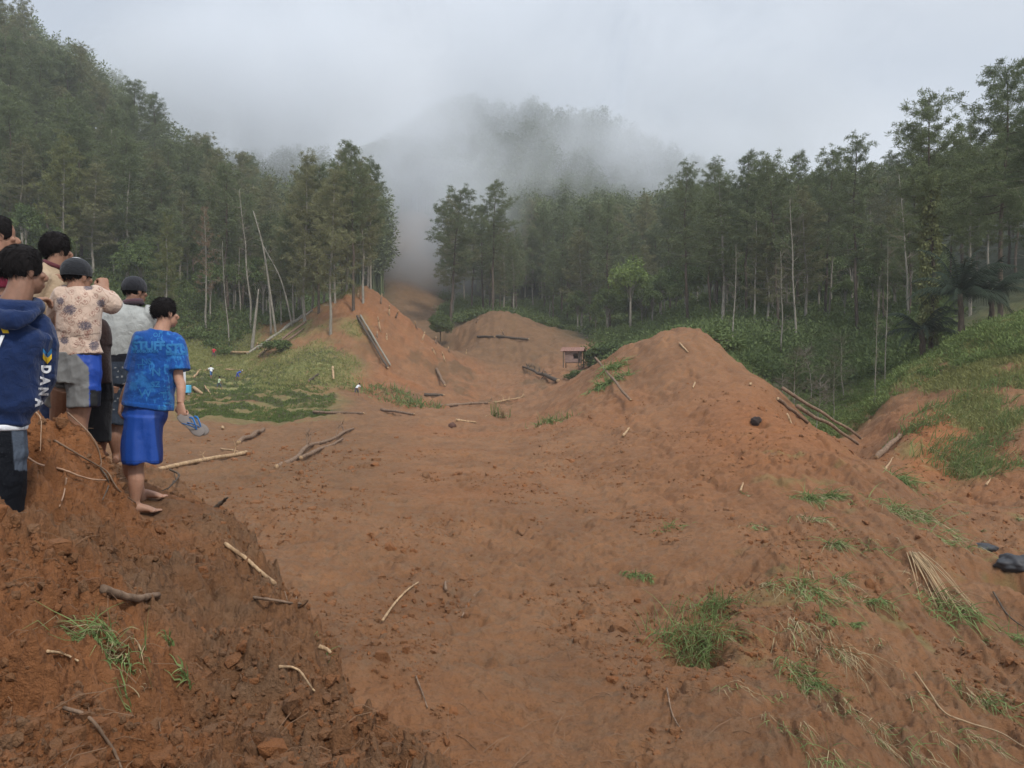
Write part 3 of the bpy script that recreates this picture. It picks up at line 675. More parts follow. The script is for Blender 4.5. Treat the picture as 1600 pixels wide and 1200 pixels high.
# low bushes along the top of the right slope and gully side
p5 = rnd_pts(420, 1490, 1680, 50, 64, rg, lambda px, Y, x: Y > 51+(1600-px)*.03)
p6 = rnd_pts(520, 1230, 1500, 56, 80, rg, lambda px, Y, x: Y > 57+(1400-px)*.03)
p7 = rnd_pts(130, 1085, 1240, 64, 84, rg)
o = cover('weeds', leaf_mat('weed_leaves', (.05, .09, .026), (.17, .22, .075)), np.vstack([p5, p6, p7]), 90, .75, .30, .10, rg, up=.9, size=rg.uniform(.5, 1.3, len(p5)+len(p6)+len(p7)))
tag(o, 'bright green leafy weeds along the rim of the right slope and gully', 'weeds')
# ================================================================== people
def cloth_mat(name, rough=.85, sheen=.15, spec=.2, weave=260, fold=.35, var=.12):
    m, t, b = newmat(name, rough, spec)
    at = N(t, 'ShaderNodeAttribute', attribute_name='Col'); g = N(t, 'ShaderNodeNewGeometry')
    n = noisen(t, 9, 4, .6, g.outputs['Position']); f = ramp(t, n, [(.3, 1-var), (.7, 1+var)])
    t.links.new(mixc(t, 1.0, at.outputs['Color'], f, 'MULTIPLY'), b.inputs['Base Color'])
    b.inputs['Sheen Weight'].default_value = sheen
    h = mathn(t, 'ADD', mathn(t, 'MULTIPLY', noisen(t, 14, 4, .6, g.outputs['Position'], .8), fold), mathn(t, 'MULTIPLY', noisen(t, weave, 2, .5, g.outputs['Position']), .06))
    bump(t, b, h, .8, .05); return m
CLOTH = cloth_mat('cotton_cloth'); SATIN = cloth_mat('satin_cloth', .42, .0, .4, 400, .12, .05); DENIM = cloth_mat('denim_cloth', .9, .1, .15, 200, .3, .22)
BLACKCLOTH = cloth_mat('black_cloth', .75, .0, .15, 300, .3, .1)
def skin_mat():
    m, t, b = newmat('skin', .55, .35)
    at = N(t, 'ShaderNodeAttribute', attribute_name='Col'); g = N(t, 'ShaderNodeNewGeometry')
    n = noisen(t, 22, 5, .65, g.outputs['Position']); f = ramp(t, n, [(.3, .84), (.7, 1.12)])
    t.links.new(mixc(t, 1.0, at.outputs['Color'], f, 'MULTIPLY'), b.inputs['Base Color'])
    b.inputs['Subsurface Weight'].default_value = .08; b.inputs['Subsurface Scale'].default_value = .01
    bump(t, b, noisen(t, 60, 4, .6, g.outputs['Position']), .35, .006); return m
SKIN = skin_mat()
HAIR, _t, _b = newmat('black_hair', .8, .12); _b.inputs['Base Color'].default_value = (.012, .010, .010, 1)
def plain(name, col, rough=.6, spec=.3):
    m, t, b = newmat(name, rough, spec); g = N(t, 'ShaderNodeNewGeometry')
    f = ramp(t, noisen(t, 12, 5, .65, g.outputs['Position']), [(.3, .85), (.7, 1.1)])
    t.links.new(mixc(t, 1.0, col, f, 'MULTIPLY'), b.inputs['Base Color']); return m
EYE = plain('eye_white', (.6, .58, .55), .3); 
def remesh(mb, name, mat, parent, voxel, smooth=3, colf=None, fold=0, foldf=None):
    me = mb.mesh('tmp'); o = bpy.data.objects.new('tmp', me); COL.objects.link(o)
    r = o.modifiers.new('r', 'REMESH'); r.mode = 'VOXEL'; r.voxel_size = voxel; r.use_smooth_shade = True
    if smooth: s = o.modifiers.new('s', 'SMOOTH'); s.factor = .5; s.iterations = smooth
    bpy.context.view_layer.update(); dg = bpy.context.evaluated_depsgraph_get()
    out = bpy.data.meshes.new_from_object(o.evaluated_get(dg), depsgraph=dg)
    bpy.data.objects.remove(o); bpy.data.meshes.remove(me)
    n = len(out.vertices); v = np.empty(n*3, np.float32); out.vertices.foreach_get('co', v); v = v.reshape(-1, 3).astype(float)
    nr = np.empty(n*3, np.float32); out.vertices.foreach_get('normal', nr); nr = nr.reshape(-1, 3)
    if fold:
        side = np.where(nr[:, 1] > 0, 50.0, 0)
        d = fbm(v[:, 0]*7+v[:, 2]*2+side+v[:, 1]*3, v[:, 2]*5-v[:, 0]*3, 3, .55, seed=int(fold*1000) % 97, ridge=True)*fold
        if foldf is not None: d = d+foldf(v, nr)
        v = v+nr*d[:, None]; out.vertices.foreach_set('co', v.astype(np.float32).ravel())
    c = colf(v, nr) if callable(colf) else np.broadcast_to(np.asarray(colf, float), v.shape)
    at = out.color_attributes.new('Col', 'FLOAT_COLOR', 'POINT'); at.data.foreach_set('color', np.hstack([c, np.ones((n, 1))]).astype(np.float32).ravel())
    out.materials.clear(); out.materials.append(mat); out.name = name
    out.polygons.foreach_set('use_smooth', np.ones(len(out.polygons), bool))
    ob = bpy.data.objects.new(name, out); COL.objects.link(ob)
    if parent is not None: setpar(ob, parent)
    return ob
def topx(v): return 800+FPX*v[:, 0]/v[:, 1], 600-FPX*v[:, 2]/v[:, 1]
def hand(mb, wr, d, pn, L=.18, curl=.5, thumb=1, spread=1.0):
    """wr wrist, d pointing direction, pn palm normal, curl 0 open .. 1 fist; thumb side sign"""
    d = unit(d); pn = unit(pn-d*np.dot(pn, d)); s = np.cross(d, pn)*thumb
    pl = L*.52; k = wr+d*pl
    tube(mb, [wr-d*.01, wr+d*pl*.35, wr+d*pl*.75, k+d*.004], [[.024, .018], [.034, .016], [.040, .0145], [.036, .012]], 12, n=8, side=s)
    for i, (o_, ln) in enumerate([(.029, .43), (.010, .48), (-.010, .45), (-.028, .36)]):
        b0 = k+s*o_*1.0-d*.01; a = 0; p = b0; pts = [p-d*.012, p]; dirv = d+s*o_*1.6*spread*(1-curl)
        dirv = unit(dirv)
        for seg_, an in ((.42, 65), (.33, 80), (.25, 50)):
            a += R(an)*(curl*(1+.06*i)+.06); dd = dirv*math.cos(a)+pn*math.sin(a); p = p+dd*ln*L*seg_*1.12; pts.append(p)
        tube(mb, pts, [.0092, .0095, .0088, .0078, .0062], 8, n=12)
    t0 = wr+d*pl*.3+s*.026; t1 = t0+(d*.5+s*.7+pn*.3)*.035; t2 = t1+(d*.75+s*(.35-.5*curl)+pn*(.35+.5*curl))*.032; t3 = t2+(d*.8-s*.5*curl+pn*.5*curl)*.026
    tube(mb, [t0-d*.01-s*.008, t1, t2, t3], [.015, .012, .0105, .008], 8, n=9)
def foot(mb, ank, fd, gz_, L=.25):
    fd = unit(np.array([fd[0], fd[1], 0])); sd = np.array([fd[1], -fd[0], 0]); hl = np.array([ank[0], ank[1], gz_])-fd*.055
    tube(mb, [ank+[0, 0, .05], ank, [ank[0], ank[1], gz_+.05]], [.036, .037, .036], 12, n=6)
    tube(mb, [hl+[0, 0, .03], hl+fd*.06+[0, 0, .042], hl+fd*.13+[0, 0, .034], hl+fd*.19+[0, 0, .019], hl+fd*.205+[0, 0, .016]], [[.026, .028], [.034, .040], [.038, .030], [.046, .018], [.042, .013]], 14, n=16, side=sd)
    for i, o_ in enumerate([-.034, -.013, .004, .02, .035]):
        b0 = hl+fd*(.195-.006*i)+sd*o_+[0, 0, .014]; r_ = .0125 if i == 0 else .0085
        tube(mb, [b0, b0+fd*(.035-.004*i)+sd*o_*.12+[0, 0, -.001], b0+fd*(.05-.006*i)+sd*o_*.15+[0, 0, -.004]], [r_, r_, r_*.7], 8, n=6)
def head(body, hd, yaw, tilt=0, s=1.0, nod=0):
    """returns the head's axes; yaw measured from straight ahead (+Y) to the right"""
    f = np.array([math.sin(yaw)*math.cos(nod), math.cos(yaw)*math.cos(nod), math.sin(nod)]); r = unit(np.cross(f, [0, 0, 1.0])); u = np.cross(r, f)
    r, u = r*math.cos(tilt)+u*math.sin(tilt), u*math.cos(tilt)-r*math.sin(tilt); ax = np.array([r, f, u])
    L = lambda a, b, c: hd+(r*a+f*b+u*c)*s
    ellips(body, L(0, -.008, .025), np.array([.074, .093, .093])*s, ax); ellips(body, L(0, .028, -.045), np.array([.058, .062, .072])*s, ax)
    ellips(body, L(0, .060, -.088), np.array([.028, .024, .022])*s, ax, 12, 8)
    tube(body, [L(0, .088, .0), L(0, .106, -.026), L(0, .092, -.038)], [.009*s, .014*s, .010*s], 8, n=7)
    for e in (-1, 1):
        ellips(body, L(e*.076, -.004, -.012), np.array([.010, .020, .032])*s, ax, 12, 8)
        ellips(body, L(e*.083, -.014, -.004), np.array([.005, .012, .022])*s, ax, 10, 6)
        ellips(body, L(e*.042, .062, -.022), np.array([.024, .022, .018])*s, ax, 10, 6)
    tube(body, [L(-.022, .082, -.062), L(0, .092, -.060), L(.022, .082, -.062)], [.004, .008, .004], 6, n=7)
    tube(body, [L(-.024, .080, -.072), L(0, .090, -.072), L(.024, .080, -.072)], [.004, .008, .004], 6, n=7)
    return L, ax, s
def hair_part(L, ax, s, parent, style='short', seed=1):
    h = MB(); rng = np.random.default_rng(seed)
    ex = .0 if style == 'short' else .006
    def cap(c, rr, low, frontc):
        th = np.linspace(0, math.pi, 26); ph = np.linspace(0, 2*math.pi, 49)[:-1]
        TH, PH = np.meshgrid(th, ph, indexing='ij')
        l = np.stack([np.sin(TH)*np.cos(PH), np.sin(TH)*np.sin(PH), np.cos(TH)], -1)
        rad = 1+.05*fbm(PH*3, TH*5, 3, .6, seed=seed)
        v = l*rr*rad[..., None]; v = v.reshape(-1, 3)
        v[:, 2] = np.maximum(v[:, 2], low+.012*np.sin(v[:, 0]*160)+.35*np.maximum(0, v[:, 1]))
        v[:, 1] = np.minimum(v[:, 1], frontc)
        i = np.arange(25)[:, None]*48; j = np.arange(48)[None]; j2 = (j+1) % 48
        h.add(L(*c)+v*s @ ax, np.stack([i+j, i+48+j, i+48+j2, i+j2], -1).reshape(-1, 4)); return
    long_ = style == 'long'
    cap((0, -.014, .030), np.array([.088, .104, .104 if not long_ else .106])*(1.0 if not long_ else 1.06), -.062 if not long_ else -.105, .075)
    # strands
    n = 3600; d = sph(n, rng); d = d[(d[:, 1] < .62) & (d[:, 2] > (-.55 if not long_ else -.85))]
    d = d[~((d[:, 1] > .1) & (d[:, 2] < -.1))]
    p = d*np.array([.088, .104, .104])*(1.0 if not long_ else 1.06)*.985
    fl = np.cross(d, rng.normal([0, 0, 0], .25, d.shape)+[1, 0, 0]); fl = np.where(fl[:, 2:3] > 0, -fl, fl); fl = fl*.9+d*rng.uniform(.02, .75 if style == 'messy' else .38, (len(d), 1)); fl[:, 2] -= .25
    fl /= np.linalg.norm(fl, axis=1, keepdims=True); ln = rng.uniform(.015, .042 if not long_ else .06, len(d))
    v, q = leaf_quads(p+[0, -.014, .030], fl, ln, .0026, rng)
    h.add(L(0, 0, 0)+(v*s) @ ax, q)
    o = h.build('hair', HAIR, parent); return o
def cap_part(L, ax, s, parent, col, seed=1, white=False):
    h = MB(); th = np.linspace(0, math.pi*.60, 20); ph = np.linspace(0, 2*math.pi, 41)[:-1]
    TH, PH = np.meshgrid(th, ph, indexing='ij'); l = np.stack([np.sin(TH)*np.cos(PH)*.089, np.sin(TH)*np.sin(PH)*.106, np.cos(TH)*.098], -1).reshape(-1, 3)
    k = 20
    lo = l.copy(); lo[:, :2] *= .96; lo = lo-[0, 0, .003]
    i = np.arange(k-1)[:, None]*40; j = np.arange(40)[None]; j2 = (j+1) % 40
    q = np.stack([i+j, i+40+j, i+40+j2, i+j2], -1).reshape(-1, 4)
    c = np.broadcast_to(np.array(col, float), l.shape).copy()
    if white: c[np.repeat(th < .33, 40)] = (.7, .68, .66)
    h.add(L(0, -.008, .034)+(l*s) @ ax, q, None, c); h.add(L(0, -.008, .034)+(lo*s) @ ax, q[:, ::-1], None, c)
    a = np.linspace(0, 2*math.pi, 30); z = math.cos(math.pi*.60)*.098
    rim = np.stack([np.cos(a)*.0845, np.sin(a)*.101, np.full(30, z)], 1); tube(h, L(0, -.008, .034)+(rim*s) @ ax, .0035, 6, cap=False, col=col)
    h.build('cap', CLOTH, parent)
def limb(mb, pts, rad, n=16, seg=14, side=None): tube(mb, pts, rad, seg, n=n, side=side)
def torso(mb, rows, seg=28, side=None, n=24):
    """rows: (centre, rx, ry)"""
    tube(mb, [r_[0] for r_ in rows], [[r_[1], r_[2]] for r_ in rows], seg, n=n, side=side)
def decal(name, verts, faces, target, org, ex, ey, ray, mat, parent, off=.003):
    """lay flat lettering onto a garment"""
    me = target.data; bvh = BVHTree.FromPolygons([v.co for v in me.vertices], [p.vertices for p in me.polygons])
    out = []; o0 = np.asarray(org, float); r = V(unit(o0))
    for v in verts:
        p = V(np.asarray(org)+np.asarray(ex)*v[0]+np.asarray(ey)*v[1]); h = bvh.ray_cast(p-r*1.0, r)
        q = h[0] if h[0] is not None else bvh.find_nearest(p)[0]
        out.append(q-r*off)
    m = bpy.data.meshes.new(name); m.from_pydata([tuple(o) for o in out], [], faces); m.materials.append(mat)
    o = bpy.data.objects.new(name, m); COL.objects.link(o); setpar(o, parent); return o
def text_geo(s, size=1.0, ext=.0, bold=0, shear=0, sub=0):
    cu = bpy.data.curves.new('t', 'FONT'); cu.body = s; cu.size = size; cu.offset = bold; cu.shear = shear; cu.align_x = 'CENTER'; cu.align_y = 'CENTER'; cu.resolution_u = 3
    o = bpy.data.objects.new('t', cu); COL.objects.link(o); bpy.context.view_layer.update()
    dg = bpy.context.evaluated_depsgraph_get(); me = bpy.data.meshes.new_from_object(o.evaluated_get(dg), depsgraph=dg)
    bpy.data.objects.remove(o)
    import bmesh
    bm = bmesh.new(); bm.from_mesh(me); bmesh.ops.triangulate(bm, faces=bm.faces)
    for _ in range(sub):
        es = [e for e in bm.edges if e.calc_length() > size*.18]
        if es: bmesh.ops.subdivide_edges(bm, edges=es, cuts=1); bmesh.ops.triangulate(bm, faces=bm.faces)
    v = [tuple(x.co) for x in bm.verts]; bm.verts.index_update(); f = [tuple(x.index for x in fa.verts) for fa in bm.faces]; bm.free(); return v, f
def px2(c, Y, dx=0, dz=0): return P(c[0], c[1], Y)+np.array([dx, 0, dz])

SK1 = (.38, .205, .135); SK2 = (.23, .118, .075); SK3 = (.30, .158, .10)
# ---------------------------------------------------------------- man in the blue t-shirt
def man_blue():
    Y = 6.1; Q = lambda x, y, d=0: P(x, y, Y+d)
    feet = gz(*Q(215, 800)[:2])
    root = empty('person', (Q(215, 800)[0], Y, feet), 'barefoot man in blue printed t-shirt and shiny blue shorts holding flip-flops', 'person', 'men watching from the bank')
    b = MB(); hd = Q(259, 490, .05); L, ax, s = head(b, hd, R(38), R(3), .94)
    limb(b, [Q(250, 522, .0), Q(255, 508, .02), Q(257, 494, .03)], [.062, .054, .052])
    limb(b, [Q(250, 522), Q(249, 540), Q(240, 580), Q(226, 640)], [[.05, .045], [.11, .07], [.12, .08], [.13, .09]], side=[1, .2, 0])
    shR = Q(272, 538, .05); elR = Q(279, 591, .02); wrR = Q(282, 630, -.06); shL = Q(220, 540, -.05); elL = Q(206, 594, -.02); wrL = Q(190, 628, .05)
    limb(b, [shR, (shR+elR)/2, elR, (elR+wrR)/2+[0.012, 0, .03], wrR], [.048, .045, .038, .036, .025])
    limb(b, [shL, (shL+elL)/2, elL, (elL+wrL)/2, wrL], [.046, .042, .036, .034, .023])
    hand(b, wrR, np.array([.16, -.1, -1]), np.array([.2, 1, 0.1]), .185, .92, -1)
    hand(b, wrL, np.array([-.25, .1, -1]), np.array([.9, .5, 0]), .18, .35, -1)
    knR = Q(213, 724, .0); anR = Q(211, 788, .0); knL = Q(203, 724, .12); anL = Q(222, 783, .22)
    limb(b, [Q(224, 650), knR, knR*.62+anR*.38+[.012, -.02, 0], anR+[0, 0, .03]], [.085, .058, .060, .036]); limb(b, [Q(216, 650, .1), knL, knL*.6+anL*.4, anL], [.085, .056, .056, .036])
    foot(b, anR, (.95, .25, 0), gz(anR[0], anR[1])-.0); foot(b, anL, (.95, .4, 0), gz(anL[0], anL[1]))
    def sc(v, n):
        px, py = topx(v); mud = sstep(760, 800, py)[:, None]*.55; c = np.array(SK1); return c*(1-mud)+np.array([.22, .13, .085])*mud
    remesh(b, 'body', SKIN, root, .0052, 2, sc)
    hair_part(L, ax, s, root, 'messy', 3)
    t = MB(); ax_ = unit(shR-shL)
    torso(t, [(Q(231, 637), .185, .125), (Q(236, 605), .180, .122), (Q(242, 570), .176, .118), (Q(246, 545), .188, .118), (Q(248, 531), .188, .106), (Q(250, 523), .140, .080), (Q(251, 516), .078, .068)], side=ax_)
    limb(t, [Q(262, 531, .03), shR+[.008, 0, 0], shR*.45+elR*.55+[.008, 0, 0], shR*.22+elR*.78+[.006, 0, 0]], [.062, .078, .083, .088]); limb(t, [Q(228, 534, -.03), shL, shL*.5+elL*.5, shL*.28+elL*.72], [.06, .072, .076, .08])
    def tcol(v, n):
        px, py = topx(v); a = fbm(v[:, 0]*16, v[:, 2]*14+n[:, 1]*2, 4, .6, seed=5); b_ = sstep(.2, .42, a)*.5
        gl = sstep(.55, .75, fbm(v[:, 0]*55, v[:, 2]*22, 2, .5, seed=9, ridge=True))*sstep(.0, .3, fbm(v[:, 0]*9+4, v[:, 2]*9, 2, seed=13))*.8
        k = np.clip(b_+gl, 0, .9)[:, None]; c = np.array([.008, .064, .26])*(1-k)+np.array([.035, .20, .46])*k
        hem = (np.abs(py-(627+.11*(px-195)*.9+1)) < .8)[:, None]; return c*np.where(hem, 1.5, 1)
    sh = remesh(t, 'shirt', CLOTH, root, .007, 3, tcol, .009)
    lt = plain('shirt_print', (.028, .155, .36), .8)
    ex = unit(np.array([1, .12, .02])); up = np.array([0, 0, 1.0])
    for tx, sz, c, e_, bd in [('STUFF', .088, (232, 541), 1, .004), ('SURFBOARDS', .03, (228, 549), 1, .001), ('STU', .095, (277, 545), 1, .004), ('SURFBOARDS', .025, (276, 553), 1, .001), ('TT', .05, (220, 573), 1, 0), ('N', .09, (244, 582), 1, .001), ('W', .09, (227, 615), 1, 0), ('SZ', .06, (243, 601), 1, .001), ('or', .07, (246, 522), 1, 0), ('T', .07, (256, 618), 1, 0), ('NS', .06, (229, 565), 1, 0), ('ES', .05, (250, 532), 1, 0)]:
        v, f = text_geo(tx, sz, bold=bd, sub=2); decal('print', v, f, sh, Q(*c, -.3), ex, up, (0, 1, 0), lt, root, .004)
    p = MB()
    limb(p, [Q(231, 630), Q(228, 645), Q(222, 660)], [[.155, .11], [.165, .118], [.16, .12]], side=[1, .1, 0])
    limb(p, [Q(226, 650, -.02), Q(224, 690, -.02), Q(224, 723, -.02)], [[.145, .115], [.142, .115], [.142, .118]], side=[1, .1, 0])
    limb(p, [Q(220, 650, .08), Q(214, 690, .10), Q(213, 721, .12)], [[.11, .10], [.105, .10], [.10, .10]], side=[1, .1, 0])
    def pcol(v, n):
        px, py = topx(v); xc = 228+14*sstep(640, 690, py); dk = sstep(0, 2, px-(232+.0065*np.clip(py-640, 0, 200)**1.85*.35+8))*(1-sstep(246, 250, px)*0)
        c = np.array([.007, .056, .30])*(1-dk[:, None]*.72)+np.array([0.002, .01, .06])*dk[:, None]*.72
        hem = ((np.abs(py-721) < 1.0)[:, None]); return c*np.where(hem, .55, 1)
    def pf(v, n): return .014*np.sin(v[:, 0]*34+v[:, 1]*14+v[:, 2]*3+3*fbm(v[:, 0]*6, v[:, 2]*2, 2, seed=2))*sstep(-.2, -.55, v[:, 2]+.0)
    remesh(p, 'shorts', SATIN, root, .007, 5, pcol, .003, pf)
    return Q, wrR
Qb, wrB = man_blue()
def flipflops():
    c = P(302, 664, 6.0); e = empty('flip_flops', c, 'worn grey flip-flops with blue straps in the hand of the man in blue', 'flip-flops')
    sole = plain('worn_rubber', (.16, .135, .12), .8); bl = plain('blue_strap', (.03, .16, .42), .5)
    for k, (o_, yw) in enumerate([((0, 0, 0), 0), ((.022, .03, .006), .10)]):
        d = unit(np.array([.80, -.12, -.60])); nn = unit(np.array([.35, -.85, .45]) - d*np.dot([.35, -.85, .45], d)); s_ = np.cross(d, nn)
        cc = c+np.array(o_)+np.array([-.02, 0, -.0]); m = MB()
        tube(m, [cc-d*.12, cc-d*.115, cc-d*.07, cc, cc+d*.07, cc+d*.115, cc+d*.125], [[.012, .006], [.026, .008], [.036, .009], [.034, .008], [.045, .009], [.030, .008], [.010, .005]], 16, n=22, side=s_)
        so_ = m.build('sole', sole, e)
        st = MB(); a = cc+d*.065+nn*.006; up_ = nn*.045
        for sg in (-1, 1): tube(st, [a, a-d*.03+up_*.8+s_*sg*.014, a-d*.075+up_*.9+s_*sg*.034, a-d*.115+s_*sg*.037+nn*.003], [[.004, .003], [.007, .003], [.008, .003], [.006, .003]], 8, n=14)
        st.build('strap', bl, e)
flipflops()
# ---------------------------------------------------------------- man in the grey sweatshirt
def man_grey():
    Y = 6.9; Q = lambda x, y, d=0: P(x, y, Y+d)
    root = empty('person', (Q(178, 722)[0], Y, gz(*Q(178, 722)[:2])), 'man in light grey sweatshirt, black cap and dark grey knee-length shorts', 'person', 'men watching from the bank')
    b = MB(); hd = Q(211, 455, .03); L, ax, s = head(b, hd, R(32), R(-2), 1.0)
    limb(b, [Q(204, 480), Q(208, 468), Q(210, 460)], [.065, .057, .055]); limb(b, [Q(204, 490), Q(190, 560)], [[.14, .09], [.13, .09]], side=[1, 0, 0])
    shR = Q(233, 492, .06); elR = Q(240, 530, .22); shL = Q(174, 494, -.04); elL = Q(168, 545, .12)
    limb(b, [shR, elR, elR+[.0, .2, .1]], [.045, .038, .03]); hand(b, elR+[0, .2, .1], np.array([-.3, 1, .3]), np.array([0, 0, -1.]), .18, .4, 1)
    limb(b, [shL, elL, elL+[.05, .22, .05]], [.045, .038, .03]); hand(b, elL+[.05, .22, .05], np.array([.3, 1, 0]), np.array([0, 0, -1.]), .18, .4, -1)
    for hp, kn, an in ((Q(193, 600, .05), Q(181, 665, .03), Q(182, 712, .05)), (Q(176, 600, -.05), Q(160, 665, -.02), Q(157, 713, -.03))):
        limb(b, [hp, kn, kn*.62+an*.38+[0, -.02, 0], an+[0, 0, .03]], [.09, .062, .06, .038])
        foot(b, an, (-.1 if an[0] > -3.4 else -.3, 1, 0), gz(an[0], an[1]))
    remesh(b, 'body', SKIN, root, .0065, 2, SK2); cap_part(L, ax, s*1.02, root, (.018, .018, .022)); hair_part(L, ax, s*.93, root, 'short', 6)
    t = MB()
    torso(t, [(Q(187, 556), .170, .12), (Q(189, 540), .190, .13), (Q(195, 515), .200, .132), (Q(201, 495), .205, .122), (Q(204, 484), .150, .095), (Q(206, 476), .085, .075)], side=unit(shR-shL))
    limb(t, [Q(224, 487, .03), shR, (shR+elR)/2, elR, elR+[0, .15, .07]], [.065, .078, .072, .064, .05]); limb(t, [Q(186, 488, -.02), shL, (shL+elL)/2, elL, elL+[.04, .16, .04]], [.065, .078, .072, .064, .05])
    remesh(t, 'sweatshirt', CLOTH, root, .008, 3, lambda v, n: np.array([.36, .365, .345])*(1+.1*fbm(v[:, 0]*8, v[:, 2]*8, 3, seed=4))[:, None], .008)
    c = MB(); a = np.linspace(0, 2*math.pi, 20); cc = Q(207, 472)
    tube(c, cc+np.stack([np.cos(a)*.078, np.sin(a)*.068, .012*np.cos(a)+.0*a], 1), [[.020, .012]]*20, 8, cap=False, col=(.085, .045, .055), side=[0, 0, 1]); tube(c, cc+np.stack([np.cos(a)*.090, np.sin(a)*.078, .012*np.cos(a)-.022], 1), [[.014, .010]]*20, 8, cap=False, col=(.03, .018, .022), side=[0, 0, 1])
    c.build('collar', CLOTH, root)
    p = MB(); limb(p, [Q(187, 553), Q(186, 575), Q(184, 600)], [[.155, .118], [.165, .125], [.165, .125]], side=[1, 0, 0])
    limb(p, [Q(193, 590, .02), Q(190, 630, .02), Q(186, 662, .02)], [[.105, .11], [.098, .10], [.105, .10]]); limb(p, [Q(175, 590, -.03), Q(171, 630, -.03), Q(172, 662, -.03)], [[.105, .11], [.098, .10], [.10, .10]])
    def pc(v, n):
        px, py = topx(v); dots = (worley(v[:, 0]*16, v[:, 2]*16, 5) < .10)[:, None]; c = np.where((py < 565)[:, None], np.array([.012, .012, .016]), np.array([.030, .038, .052]))
        return np.where(dots & (py > 568)[:, None], .22, c*(1+.25*fbm(v[:, 0]*6, v[:, 2]*6, 3, seed=8))[:, None])
    remesh(p, 'shorts', DENIM, root, .008, 3, pc, .009)
man_grey()
